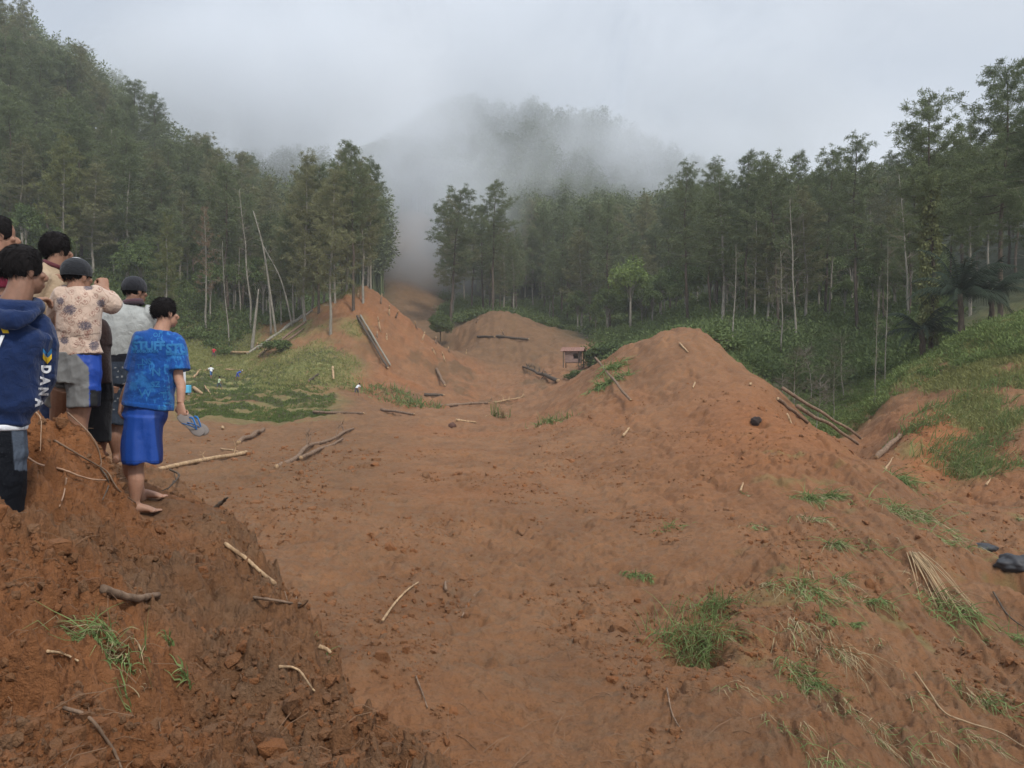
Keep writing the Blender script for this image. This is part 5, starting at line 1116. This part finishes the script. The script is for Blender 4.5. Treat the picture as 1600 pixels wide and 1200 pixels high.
# logs on the left flank of the middle mound
for i, (a, b, r, l, mt) in enumerate([((386,556),(488,487),.2,'longest pale log leaning up the left flank of the middle mound',BARK),((402,549),(472,496),.22,'grey log just below the longest one on the mound flank',BARK),((404,561),(478,506),.22,'brown log low on the left flank of the middle mound',LOGM),((432,548),(474,518),.18,'short brown log on the left flank of the middle mound',LOGM),((362,556),(388,555),.25,'orange splintered log end at the foot of the leaning trunk',FRESH)]):
    log(a, b, r, l, mt, seed=40+i, ymin=90, lift=.2)
log((558,498),(606,580),.19,'left of the twin parallel logs lying down the face of the middle mound',DARKBARK,.14,seed=50,ymin=88,lift=.35,bow=.3)
log((563,497),(610,577),.17,'right of the twin parallel logs lying down the face of the middle mound',BARK,.12,seed=51,ymin=88,lift=.35,bow=.3)
for i, (x, y, h) in enumerate([(560,466,1.0),(595,475,1.5),(608,494,1.4),(618,497,1.2),(594,517,1.9),(651,515,1.1),(660,532,1.3),(681,537,1.0),(679,554,.8),(702,551,.8),(695,566,1.4),(589,530,.7),(604,531,.7),(744,506,1.0),(728,553,.6),(787,524,1.0),(690,505,.9),(400,545,.8)]):
    b = hit(x, y, ymin=86); e = empty('broken_stump', b, 'small pale broken stump sticking out of the bare mound slope', 'stump', 'broken stumps on the bare mound slopes')
    m = MB(); rng = np.random.default_rng(i); d = unit([rng.normal(0, .25), rng.normal(0, .2), 1]); tube(m, [b-d*.3, b+d*h*.7], [.16, .13], 7); m.build('stem', LOGM if i % 2 else FRESH, e); m = MB(); tube(m, [b+d*h*.7, b+d*h, b+d*(h+.25)], [.135, .09, .01], 6); m.build('broken_top', FRESH, e)
# planks in the far field
for i, (a, b, r, l) in enumerate([((303,592),(313,580),.14,'orange plank tilted up beside the light blue box'),((303,609),(315,618),.22,'short broad pale plank on the terraces'),((320,605),(329,618),.08,'thin white stick on the terraces'),((318,581),(327,578),.10,'short pale plank by the person in white'),((352,579),(377,579),.12,'long pale pole lying behind the searchers'),((338,574),(346,573),.12,'white plank behind the person in pale green'),((288,616),(300,615),.08,'small splinter at the left end of the terraces'),((482,598),(498,586),.14,'dark thin log on the grassy foot of the middle mound'),((520,578),(521,597),.16,'orange upright stub on the grassy foot of the middle mound')]):
    log(a, b, r, l, FRESH if i != 7 else DARKBARK, r*.7, seed=70+i, ymin=60, kind='plank', cat='plank')
# near sticks and roots on the bank
def stick(pts, r, label, mat=FRESH, kind='stick', lift=.02, ymin=1.2, r1=None, cat=None, pixels=True, branches=0, seed=0):
    p = np.array([hit(x, y, ymin=ymin, dz=lift) if len(q) < 1 else P(x, y, q[0]) for x, y, *q in pts])
    e = empty(kind, p[0], label, cat or kind.replace('_', ' ')); m = MB(); k = len(p)*7; rs = np.random.default_rng(int(pts[0][0])); c = crom(p, k); c[1:-1] += np.cumsum(rs.normal(0, r*.10, (k-2, 3)), 0)*np.sin(np.linspace(0, math.pi, k-2))[:, None]; tube(m, c, np.linspace(r, r1 or r*.6, k)*(1+.16*fbm(np.arange(k)*.6, np.zeros(k)+pts[0][1], 2)), 7, wob=r*.06); m.build('stem', mat, e)
    if branches:
        rng = np.random.default_rng(seed); m = MB(); c = crom(p, 30)
        for i in range(branches):
            q0 = c[rng.integers(8, 29)]; d = unit(rng.normal(0, 1, 3)+[0, 0, .2]); tube(m, [q0, q0+d*r*6, q0+d*r*9-[0, 0, r*2]], [r*.5, r*.35, r*.1], 4, n=5)
        m.build('side_twig', mat, e)
    return e
stick([(351,858),(390,888),(429,917)], .014, 'smooth pale stick lying at the edge of the bank', FRESH, lift=.02, r1=.013)
stick([(161,948),(205,944),(247,940)], .018, 'thick mud covered stick on the grey brown clods', LOGM, lift=.015, r1=.013)
stick([(322,809,6.6),(336,797,6.6),(348,786,6.55),(356,777,6.5)], .032, 'dark pointed root sticking up from the bank edge', DARKBARK, r1=.006, kind='root_spike', cat='root')
stick([(437,1050),(465,1070),(491,1089)], .006, 'thin pale twig low on the bank edge', FRESH, lift=.02)
stick([(396,945),(430,955),(474,962)], .008, 'thin brown root crossing the bank below the smooth stick', LOGM, lift=.02, branches=3)
stick([(74,1035),(98,1042),(122,1052)], .005, 'short pale twig at the left of the grass clump', FRESH, lift=.02)
stick([(598,978),(618,948),(636,930),(654,915)], .022, 'arched pale twig lying on the mud right of the bank', FRESH, ymin=7, lift=.05)
stick([(697,932),(696,916)], .03, 'small upright chip of wood in the middle of the mud', LOGM, ymin=7, lift=.06)
stick([(722,970),(735,940),(752,925)], .012, 'thin bent reed on the mud right of the small chip', LOGM, ymin=7, lift=.04)
stick([(650,1062),(660,1090),(668,1112)], .012, 'short thin reed near the bottom of the mud flow', LOGM, ymin=6, lift=.03)
stick([(498,1010,3.5),(507,1015,3.5),(517,1020,3.5)], .012, 'pale splinter poking out above the small dark hole', FRESH)
stick([(32,720),(60,733),(95,742),(130,755),(165,758),(198,752)], .006, 'long pale root running across the face of the red mound', plain('pale_root', (.36, .22, .14), .8), kind='root', lift=.03)
stick([(106,664),(134,680),(150,702),(158,728),(157,742)], .005, 'root looping down the right side of the red mound', LOGM, kind='root', lift=.03)
stick([(86,705),(118,724),(146,738),(168,752),(185,775),(212,795)], .006, 'brown root hanging from the mound towards the man in blue', LOGM, kind='root', lift=.035)
stick([(54,655),(64,676),(64,700),(63,718)], .004, 'pale root hanging straight down the mound front', plain('pale_root', (.34, .22, .14), .8), kind='root', lift=.03)
stick([(104,756),(100,780),(93,802)], .005, 'fine root dangling below the long pale root', plain('pale_root', (.32, .20, .13), .8), kind='root', lift=.03)
stick([(157,742),(168,758),(170,775),(160,790)], .005, 'dark root curling at the lower right of the mound', DARKBARK, kind='root', lift=.03)
stick([(100,1120),(140,1150),(175,1190),(190,1215)], .006, 'brown root trailing down the bank at the bottom left', LOGM, kind='root', lift=.02)
stick([(265,740),(280,752),(262,770)], .012, 'twisted dark root on the loose soil behind the man in blue', DARKBARK, kind='root', lift=.03, ymin=6.3, branches=3)
stick([(1430,1060),(1452,1090),(1475,1120),(1510,1135),(1560,1150),(1600,1178)], .015, 'long dry cane lying across the lower right slope', plain('dry_cane', (.30, .21, .12), .8), kind='cane', lift=.05, ymin=6)
stick([(1552,930),(1575,965),(1602,985)], .02, 'dark twig at the right edge below the black stone', DARKBARK, lift=.04, ymin=6)
stick([(1042,1080),(1050,1120),(1066,1148)], .012, 'thin curved reed on the lower middle of the slope', LOGM, lift=.03, ymin=6)
# ================================================================== grass tufts on bare earth
DRYG = plain('dry_grass', (.34, .27, .15), .8); TUFT = leaf_mat('tuft_leaves', (.06, .12, .035), (.20, .27, .10))
def blades(mb, base, n, L, wd, down, rng, spreadv, lift=.45, fan=.5, curve=.9):
    for i in range(n):
        p0 = base+rng.normal(0, 1, 3)*spreadv; p0[2] = gz(p0[0], p0[1])-.02; l = L*rng.uniform(.5, 1.15)
        d = unit(down+rng.normal(0, fan, 3)+[0, 0, lift*rng.uniform(.4, 1.5)]); s_ = unit(np.cross(d, rng.normal(size=3))); pts = []; p = p0
        for k in range(5):
            w_ = wd*(1-.22*k); pts += [p+s_*w_*.5, p-s_*w_*.5]; p = p+d*l/4; d = unit(d+[0, 0, -curve*.28]); z = gz(p[0], p[1])+.02
            if p[2] < z: p = np.array([p[0], p[1], z])
        mb.add(pts, [[2*k, 2*k+1, 2*k+3, 2*k+2] for k in range(4)], None, [rng.uniform()]*3)
def tuft(px, py, n, L, label, group=None, dry=.25, spr=.12, wd=None, ymin=5, seed=0, lift=.35, down=(0, -1, -.4), kind='grass_tuft', mat=None):
    k = 1.25 if (px > 1000 and py > 700) else 1.0
    return tuft0(px, py, int(n*k*1.15), L*k, label, group, dry, spr*k, wd, ymin, seed, lift*1.4, down, kind, mat)
def tuft0(px, py, n, L, label, group=None, dry=.25, spr=.12, wd=None, ymin=5, seed=0, lift=.35, down=(0, -1, -.4), kind='grass_tuft', mat=None):
    b = hit(px, py, ymin=ymin); rng = np.random.default_rng(seed+int(px)); e = empty(kind, b, label, 'grass tuft', group); wd = wd or max(.008, b[1]*.0012); dn = unit(np.array(down, float))
    m = MB(); blades(m, b, int(n*(1-dry)), L, wd, dn, rng, np.array([spr, spr*.6, 0]), lift); m.build('green_blade', mat or TUFT, e, False)
    if dry > 0: m = MB(); blades(m, b-dn*.05, max(3, int(n*dry)), L*1.15, wd*.8, dn, rng, np.array([spr, spr*.6, 0]), lift*.6, .35); m.build('dry_blade', DRYG, e, False)
for a in [(1262,778,110,.62,'left of two pale green grass tufts high on the right slope',None,.25,.16),(1295,776,100,.60,'right of two pale green grass tufts high on the right slope',None,.2,.14),
 (1256,915,170,.60,'broad green grass tuft halfway down the right slope',None,.25,.26),(1288,958,60,.28,'small dark green tuft just below the broad one',None,.1,.10),(1366,938,70,.40,'compact green tuft right of the broad one',None,.15,.10),(1337,978,36,.22,'tiny bright green tuft at mid slope',None,0,.06),
 (1304,850,80,.62,'narrow trailing tuft in a groove below the two high tufts',None,.45,.08),(1312,905,60,.45,'green and straw coloured tuft trailing in the groove',None,.4,.07),(1256,1070,130,.42,'dark green bushy tuft near the bottom of the slope',None,.15,.15),(1302,1015,70,.55,'straw coloured dry tuft in the lower slope',None,.9,.15),
 (1410,750,110,.75,'grass tuft hanging over the crest of the mound at the right',None,.15,.22),(1408,800,150,.70,'messy grass tuft with roots below the crest tuft',None,.3,.35),(1445,805,90,.75,'yellowish grass beside the messy tuft',None,.45,.30),(1248,975,60,.45,'dry faded grass left of the small dark tuft',None,.8,.2),
 (1362,848,50,.4,'faint flattened grass under a thin coat of mud',None,.3,.3),(1485,845,80,.55,'grass tuft above the bundle of canes',None,.4,.35),(1240,1040,40,.35,'sparse tuft left of the dark green bushy tuft',None,.4,.1),(1045,825,40,.28,'small dark green tuft high on the left part of the slope',None,0,.16),
 (1335,1120,60,.4,'brownish tuft near the bottom edge of the slope',None,.7,.15),(1308,1188,60,.35,'green tuft cut by the bottom edge of the picture',None,.2,.14),(1585,1000,50,.4,'small green tuft close to the right edge',None,.2,.15),(1555,1095,60,.35,'low green grass near the long dry cane',None,.2,.25),(1505,1075,60,.4,'low mixed grass above the long dry cane',None,.5,.25),(1180,825,36,.3,'thin tuft on the smooth slope left of the two high tufts',None,.3,.12),(1268,812,60,.5,'dry trailing grass under the two high tufts',None,.7,.2),(1400,1170,50,.35,'sparse grass at the bottom edge right of the last tuft',None,.6,.2),(1520,1150,50,.3,'low grass just under the long dry cane',None,.4,.2)]:
    tuft(*a[:4], a[4], a[5], a[6], a[7])
for i in range(9): tuft(975+i*5, 900+(i % 3)*2-(i < 3)*3, 16, .20, 'small blue green sprig in the row of sprigs on the mud', 'row of sprigs on the mud', 0, .03, lift=.2, seed=i)
tuft(1078,1000,260,.55,'lush green grass lining the dark hollow in the slope',None,.08,.30,lift=.8,ymin=9); tuft(1112,955,150,.40,'lighter green grass at the upper end of the hollow',None,.05,.22,lift=.9,ymin=9); tuft(1092,1035,60,.3,'dark grass at the lowest tip of the hollow',None,.1,.12,lift=.8,ymin=9)
tuft(940,604,160,1.5,'lower left green grass clump beside the leaning pole',None,.05,.45,ymin=30); tuft(957,574,160,1.5,'upper green grass clump beside the leaning pole',None,.05,.5,ymin=30); tuft(962,590,120,1.3,'olive grass clump right of the leaning pole',None,.2,.5,ymin=30)
tuft(862,660,120,1.0,'dark leafy clump on the flow at the left foot of the right mound',None,.2,.7,ymin=30,lift=1.2); tuft(780,652,70,1.5,'yellowish twiggy plant standing in mid valley',None,.7,.4,ymin=30,lift=2.2); tuft(570,612,90,1.4,'green grass clump low on the middle mound',None,.1,1.5,ymin=80,lift=1)
tuft(635,628,140,1.3,'green grass fringe at the right foot of the middle mound',None,.05,1.6,ymin=78,lift=1); tuft(612,612,120,1.3,'green strip of grass down the foot of the middle mound',None,.05,1.3,ymin=78,lift=1); tuft(655,633,120,1.2,'grass at the far right foot of the middle mound',None,.1,1.6,ymin=78,lift=1)
tuft(172,1000,120,.22,'drooping green grass clump with dry roots on the near bank',None,.35,.055,wd=.006,ymin=1.2,lift=.8,down=(.1,-1,-.3)); tuft(185,1035,50,.16,'lower drooping part of the green clump on the near bank',None,.15,.03,wd=.008,ymin=1.2,lift=.3,down=(-.2,-1,-.5))
tuft(292,1062,14,.085,'small bright green sprout at the centre of the near bank',None,0,.012,wd=.009,ymin=1.2,lift=1.2); tuft(265,1008,12,.075,'faint green sprout above the bright one',None,0,.012,wd=.007,ymin=1.2,lift=1.2); tuft(202,1103,18,.10,'green and dry sprout under the drooping clump',None,.4,.02,wd=.006,ymin=1.2,lift=1); tuft(513,1030,30,.10,'green tuft at the bank edge beside the small hole',None,.1,.02,wd=.006,ymin=1.2,lift=1)
for i, (x, y) in enumerate([(1440,665),(1470,655),(1500,690),(1530,700),(1558,690),(1480,715),(1515,720),(1550,640),(1585,650),(1500,630),(1450,640),(1590,600),(1545,605),(1570,665),(1420,672),(1525,735),(1490,735),(1560,735)]):
    tuft(x, y, 110, .9, 'bushy weed tuft on the slope around the orange scar', 'weed tufts around the orange scar', .2, .7, ymin=36, lift=1.3, seed=i, kind='weed_tuft')
_r = np.random.default_rng(77)
for i in range(44):
    x, y = _r.uniform(1130, 1590), _r.uniform(760, 1195)
    if 1410 < x < 1540 and 850 < y < 990: continue
    tuft0(x, y, int(_r.uniform(10, 30)), _r.uniform(.18, .42), 'small half buried sprig of grass on the grooved right slope', 'half buried sprigs on the right slope', _r.uniform(.25, .95), _r.uniform(.04, .12), ymin=6, seed=i, lift=.25, kind='grass_sprig')
# cane bundle
def canes():
    a = hit(1428, 872, ymin=6); rng = np.random.default_rng(3); e = empty('cane_bundle', a, 'bundle of straw coloured canes lying down the slope at the right', 'canes'); b = hit(1492, 965, ymin=6)
    d = unit(b-a); s_ = unit(np.cross(d, [0, 0, 1.0])); L = np.linalg.norm(b-a)
    cm = plain('straw_cane', (.36, .25, .135), .7)
    for i in range(21):
        o_ = rng.uniform(-1, 1); st = a+s_*o_*.16+[0, 0, .10+.05*rng.uniform()]; en = a+d*L*rng.uniform(.5, 1.1)+s_*(o_*.42+rng.normal(0, .15)); en[2] = gz(en[0], en[1])+.06
        md = (st+en)/2+[0, 0, .10*rng.uniform(.3, 1)]; m = MB(); tube(m, [st, md, en], [.011, .010, .005], 5, n=10); m.build('cane', cm, e)
    g = MB(); blades(g, a+d*L*.86, 150, .75, .022, d, rng, np.array([.30, .28, 0]), .35, .4); g.build('leaf', TUFT, e, False); g = MB(); blades(g, a+d*L*.6, 90, .7, .016, d, rng, np.array([.28, .3, 0]), .25, .35); g.build('dry_leaf', DRYG, e, False)
canes()
# stones
def rock(px, py, r, label, ymin=10, col=(.028, .028, .032), seed=0, sc=(1.4, 1, .7), rough=.62):
    c = hit(px, py, ymin=ymin); m = MB(); ellips(m, c, np.array(sc)*r, seg=40, rings=24); v = m.v[0]; d = (v-c)/r
    n = fbm(d[:, 0]*1.6+seed+d[:, 2], d[:, 1]*1.6+d[:, 2]*1.3, 5, .55, seed=seed, ridge=True)*.28+worley(d[:, 0]*1.5+seed, d[:, 2]*1.8+d[:, 1], seed)*.22; m.v[0] = c+(v-c)*(1+n[:, None])
    return tag(m.build('stone', plain('dark_stone', col, rough, .5)), label, 'stone')
rock(1590, 884, .31, 'large wet black stone half sunk in the mud at the right edge', seed=2); rock(1537, 857, .20, 'smaller dark stone left of the large black stone', seed=5, sc=(1.5, 1, .5)); rock(1182, 664, .22, 'dark root ball lying on the crest of the right mound', 28, (.03, .018, .014), 8, (1, 1, 1), .9); rock(707, 668, .26, 'small dark clod of earth standing in mid valley', 28, (.09, .04, .025), 9, (1, 1, 1.2), .9)
# loose clods, uncountable
def clods(name, pts, sizes, rng, label):
    n = len(pts); base = np.array([[x, y, z] for x in (-1, 1) for y in (-1, 1) for z in (-1, 1)], float)/1.5
    base = np.vstack([base, np.eye(3), -np.eye(3)])        # 14 points: cube corners and face centres
    F = []; corners = [[0, 1, 3, 2], [4, 6, 7, 5], [0, 4, 5, 1], [2, 3, 7, 6], [0, 2, 6, 4], [1, 5, 7, 3]]; cen = [11, 8, 12, 9, 13, 10]
    for q, c in zip(corners, cen):
        for k in range(4): F.append([q[k], q[(k+1) % 4], c])
    F = np.array(F); v = base[None]*sizes[:, None, None]*(1+rng.normal(0, .2, (n, 14, 1)))*rng.uniform(.6, 1.25, (n, 1, 3)); a = rng.uniform(0, 6.28, n); ca, sa = np.cos(a), np.sin(a)
    v = np.stack([v[..., 0]*ca[:, None]-v[..., 1]*sa[:, None], v[..., 0]*sa[:, None]+v[..., 1]*ca[:, None], v[..., 2]], -1)+pts[:, None]
    m = MB(); m.add(v.reshape(-1, 3), None, (F[None]+np.arange(n)[:, None, None]*14).reshape(-1, 3)); m.c = [np.repeat(np.stack([rng.uniform(0, .25, n), rng.uniform(0, 1, n)**1.5, np.zeros(n)], 1)*[0, 1, 0], 14, 0)]
    o = m.build(name, SOIL, smooth=False); tag(o, label, 'clods', kind='stuff')
rg = np.random.default_rng(21)
def near_pts(n, px0, px1, y0, y1, f):
    Y = np.exp(rg.uniform(math.log(y0), math.log(y1), n)); px = rg.uniform(px0, px1, n); x = (px-800)/FPX*Y; k = f(px, Y, x); x, Y = x[k], Y[k]; return np.stack([x, Y, hgt(x, Y)], 1)
pb = near_pts(22000, -60, 760, 1.5, 9.3, lambda px, Y, x: (edge_dist(x, Y) > -.9) & (fbm(x*1.4, Y*1.4, 3, seed=33) > -.12) & (np.hypot(x+2.85, Y-6.15) > .3))
clods('loose_soil', pb, np.clip(rg.lognormal(-4.85, .6, len(pb)), .003, .045), rg, 'crumbled clods of red and brown soil on the near bank')
pv = near_pts(30000, 250, 1680, 7, 50, lambda px, Y, x: (edge_dist(x, Y) < -1) & (fbm(x*.5, Y*.25, 4, .6, seed=35) > .02))
clods('mud_crumbs', pv, np.clip(rg.lognormal(-4.0, .6, len(pv)), .008, .12)*(pv[:, 1]/14)**.5, rg, 'small crumbs of mud strewn over the landslide')
# fine straw and root fibres on the bank
fb = MB(); pf = near_pts(1300, -40, 720, 1.7, 8, lambda px, Y, x: edge_dist(x, Y) > -.6)
for p in pf:
    a = rg.uniform(0, 6.28); l = rg.uniform(.03, .14); d = np.array([math.cos(a), math.sin(a), rg.normal(0, .25)])*l; tube(fb, [p, p+d*.5+[0, 0, .015], p+d], rg.uniform(.0006, .0015), 3, cap=False, col=(rg.uniform(),)*3)
pf = near_pts(1300, 300, 1640, 7, 40, lambda px, Y, x: edge_dist(x, Y) < -1)
for p in pf:
    a = rg.uniform(0, 6.28); l = rg.uniform(.08, .45); d = np.array([math.cos(a), math.sin(a), rg.normal(0, .2)])*l; tube(fb, [p, p+d*.5+[0, 0, .03], p+d], rg.uniform(.002, .005), 3, cap=False, col=(rg.uniform(),)*3)
tag(fb.build('plant_litter', plain('root_fibre', (.20, .115, .065), .9)), 'fine root fibres and straw scattered over the soil', 'litter', kind='stuff')
# ================================================================== hut, box, board, palm
def hut():
    g = G(896, 119); Yh = 119; z0 = P(896, 568, Yh)[2]; c = np.array([P(896, 568, Yh)[0], Yh, max(z0, g[2]-.3)]); a = R(-14); X = np.array([math.cos(a), math.sin(a), 0]); Yv = np.array([-math.sin(a), math.cos(a), 0]); Zv = np.array([0, 0, 1.0])
    e = empty('hut', c, 'small wooden hut with rusty brown roof above the fallen tree', 'hut'); ax = np.array([X, Yv, Zv]); L = lambda x, y, z: c+X*x+Yv*y+Zv*z
    wd = bark_mat('weathered_boards', (.16, .10, .085), (.33, .23, .19), (1, 1, 7)); rf = bark_mat('rusty_roof', (.14, .07, .055), (.30, .17, .13), (14, 1, 1)); dk = plain('dark_inside', (.01, .01, .01), .9)
    m = MB(); boxm(m, L(-.50, -1.0, .95), (.66, .05, .8), ax); boxm(m, L(.58, -1.0, .42), (.42, .05, .27), ax); boxm(m, L(.58, -1.0, 1.6), (.42, .05, .15), ax); boxm(m, L(-1.12, 0, .95), (.05, .85, .8), ax); boxm(m, L(1.12, 0, .95), (.05, .85, .8), ax); boxm(m, L(0, .9, .95), (1.17, .05, .8), ax); m.build('wall', wd, e, False)
    m = MB(); boxm(m, L(0, 0, .13), (1.1, .84, .03), ax); m.build('floor', wd, e, False); m = MB()
    for x, y in ((-1.35, -1.1), (1.35, -1.1), (-1.35, 1.1), (1.35, 1.1), (.98, -1.1)): m = MB(); boxm(m, L(x, y, .6), (.06, .06, 1.25), ax); m.build('post', DARKBARK, e, False)
    for sgn in (-1, 1):
        m = MB(); t = R(24); u_ = Yv*sgn*math.cos(t)-Zv*math.sin(t); w_ = np.cross(X, u_); boxm(m, L(0, 0, 2.45)+u_*.78, (1.75, .80, .03), np.array([X, u_, w_])); m.build('roof', rf, e, False)
hut()
def lightbox():
    b = G(291, 84, .0); e = empty('water_box', b, 'light blue box with a dark opening standing in the far field', 'box'); m = MB(); boxm(m, b+[0, 0, .55], (.42, .35, .42)); o = m.build('body', plain('sky_blue_plastic', (.12, .48, .72), .5), e, False)
    o.modifiers.new('b', 'BEVEL').width = .05; m = MB(); tube(m, [b+[-.05, -.352, .62], b+[-.05, -.365, .62]], [.12, .12], 12); m.build('opening', plain('dark_blue', (.01, .05, .12)), e)
    for x in (-.3, .3): m = MB(); boxm(m, b+[x, 0, .04], (.05, .25, .10)); m.build('foot', plain('grey_feet', (.35, .35, .35)), e, False)
    Yb = 6.36; c = P(279, 583, Yb); e = empty('white_bag', c, 'white bag hanging in front of the man in the blue t-shirt, showing past his elbow', 'bag'); wm = plain('white_bag_cloth', (.78, .78, .78), .6); m = MB()
    tube(m, [P(281, 606, Yb), P(281, 603, Yb), P(281, 590, Yb), P(281, 572, Yb), P(280, 558, Yb), P(277, 548, Yb)], [[.030, .02], [.045, .035], [.046, .04], [.044, .035], [.035, .02], [.02, .01]], 16, n=18, side=[1, 0, 0], wob=.001); m.build('body', wm, e)
    m = MB(); tube(m, [P(277, 550, Yb), P(270, 535, Yb-.02), P(262, 526, 6.25), P(256, 524, 6.12)], [.008]*4, 6, n=12); m.build('strap', wm, e)
    return
lightbox()
def palm(px, Y, zb, H, n, L, label, seed, leaf=DARKP, droop=1.0, hang=0, upk=.8):
    rng = np.random.default_rng(seed); b = G(px, Y, -.3); e = empty('palm_tree', b, label, 'palm'); top = b+[0, 0, H]
    m = MB(); tube(m, [b, b+[.1, 0, H*.5], top], [.24, .22, .2], 9, n=12, wob=.03); m.build('trunk', DARKBARK, e)
    for i in range(n):
        a = i*2.4+rng.uniform(-.2, .2); el = upk*(1-i/n)+.15*rng.normal(); d = np.array([math.cos(a)*math.cos(el), math.sin(a)*math.cos(el), math.sin(el)]); pts = [top]; p = top; dd = d; l = L*rng.uniform(.8, 1.1)
        for k in range(8): dd = unit(dd+[0, 0, -.075*droop*k*.8]); p = p+dd*l/8; pts.append(p)
        m = MB(); tube(m, pts, np.linspace(.05, .012, 9), 4, col=(.6,)*3); c = crom(pts, 44)
        for k in range(5, 44):
            t = unit(c[min(k+1, 43)]-c[k-1]); s_ = unit(np.cross(t, [0, 0, 1.0])); ll = l*.22*math.sin(math.pi*min(1, .15+k/48))
            for sg in (-1, 1):
                dv = unit(s_*sg+t*.5+[0, 0, -.45-.4*rng.uniform()]); w_ = t*.045; q0 = c[k]; tip = q0+dv*ll; m.add([q0-w_, q0+w_, tip+[0, 0, -.1*ll]], None, [[0, 1, 2]], (rng.uniform(),)*3)
        m.build('frond', leaf, e, False)
palm(1500, 63, 0, 4.2, 22, 5.2, 'dark feathery palm in the shade behind the ivy clad pine', 1, upk=1.25)
palm(1440, 67, 0, 3.0, 14, 4.4, 'lower dark palm left of the ivy clad pine with drooping fronds', 2, upk=.9)
palm(1548, 66, 0, 3.4, 18, 4.6, 'dark palm close under the tallest pine at the right', 3, upk=1.2)
# ivy on the crooked pine's trunk: part of what grows there, a plant of its own
def ivy():
    x, Y = at_(1452, 69); z0 = gz(x, Y); rng = np.random.default_rng(6); m = MB()
    for k in range(520):
        z = z0+1.6+rng.uniform(0, 1)*14.5; a = rng.uniform(0, 6.28); bul = .38+.32*abs(math.sin(z*.9))+.18*rng.uniform(); c = np.array([x+math.cos(a)*bul, Y+math.sin(a)*bul, z]); d = sph(9, rng)*.8+[0, 0, -.2]; v, q = leaf_quads(c+rng.normal(0, .1, (9, 3)), d/np.linalg.norm(d, axis=1, keepdims=True), .28, .2, rng, .3); m.add(v, q, None, (rng.uniform(),)*3)
    tag(m.build('ivy', leaf_mat('ivy_leaves', (.06, .085, .03), (.20, .21, .09)), smooth=False), 'ivy wrapped round the trunk of the crooked pine', 'ivy')
ivy()
# single bushes
for px, Y, H, l in [(435, 108, 4.0, 'round dark green bush on the left flank of the middle mound'), (1105, 74, 5.5, 'bush with pale flowers on the crest behind the right mound'), (905, 108, 3.2, 'dark bush directly under the hut'), (950, 118, 6, 'broad leaved bush right of the hut')]:
    tree('bush', SM[int(px) % 3], *at_(px, Y), 2.4, H*.6, l, 'bush', wide=1.5, sink=.2)
for i, (px, Y, s_) in enumerate([(1240,60,.8),(1275,64,.7),(1300,66,.8),(1225,64,.6),(1320,74,.9),(1265,76,.8)]):
    tree('leafy_tree', settle(twig_mesh(400+i, 8, 46, 2.6, .05, 12), BARK, TWIG if i % 2 else leaf_mat('dull_leaves', (.05, .06, .03), (.12, .12, .07))), *at_(px, Y), 8, 7*s_, 'scrubby half bare small tree in the gully behind the right mound', 'tree', 'scrubby trees in the gully')
# ================================================================== air: thin haze and the cloud lying on the mountain
def volmat(name, dens, node=None, col=(.94, .96, .98)):
    m = bpy.data.materials.new(name); m.use_nodes = True; t = m.node_tree; t.nodes.clear()
    o = N(t, 'ShaderNodeOutputMaterial'); v = N(t, 'ShaderNodeVolumePrincipled')
    v.inputs['Color'].default_value = (*col, 1); v.inputs['Density'].default_value = dens; v.inputs['Anisotropy'].default_value = 0
    t.links.new(v.outputs[0], o.inputs['Volume']); return m, t, v
hm, _, _ = volmat('haze_air', .00034)
b = MB(); zmin = float(Z.min())-1; boxm(b, (0, 250, (zmin+190)/2), (640, 270, (190-zmin)/2))
hz = b.build('haze', hm, smooth=False); tag(hz, 'thin pale haze filling the valley', 'haze', kind='stuff')

def mist(c, r, dens, sc, label, thr=(.38, .62), seed=0, pw=1.0):
    m, t, v = volmat('mist_air', 0.0, col=(.90, .92, .95))
    tcn = N(t, 'ShaderNodeTexCoord'); ln = N(t, 'ShaderNodeVectorMath', operation='LENGTH'); t.links.new(tcn.outputs['Object'], ln.inputs[0])
    fall = mathn(t, 'SUBTRACT', 1.0, ln.outputs['Value'], True)
    g = N(t, 'ShaderNodeNewGeometry'); mpn = N(t, 'ShaderNodeMapping'); mpn.inputs['Scale'].default_value = (sc, sc*.5, sc); mpn.inputs['Location'].default_value = (seed*3.7, seed*1.3, 0)
    t.links.new(g.outputs['Position'], mpn.inputs[0])
    n = noisen(t, 1.0, 4, .55, mpn.outputs[0], .6)
    nn = ramp(t, n, [(thr[0], 0), (thr[1], 1)])
    f2 = ramp(t, fall, [(0, 0), (.18, .35), (.5, 1)])
    d_ = mathn(t, 'MULTIPLY', mathn(t, 'MULTIPLY', nn, f2), dens)
    t.links.new(d_, v.inputs['Density'])
    b = MB(); ellips(b, (0, 0, 0), (1, 1, 1), seg=24, rings=14)
    o = b.build('mist', m); o.location = V(c); o.scale = r; tag(o, label, 'mist', kind='stuff')
mist(P(820, 130, 345), (190, 75, 62), .022, .022, 'cloud bank lying on the mountain top and hiding it', (.36, .58), 1)
mist(P(400, 150, 275), (75, 34, 42), .045, .03, 'grey cloud sinking over the shoulder of the left mountain', (.30, .52), 2)
mist(P(655, 300, 222), (34, 22, 36), .045, .05, 'white mist column hanging in the gully between the two forests', (.25, .5), 3)
mist(P(1010, 260, 285), (75, 30, 22), .035, .03, 'wisps of mist drifting over the right treetops', (.38, .6), 4)
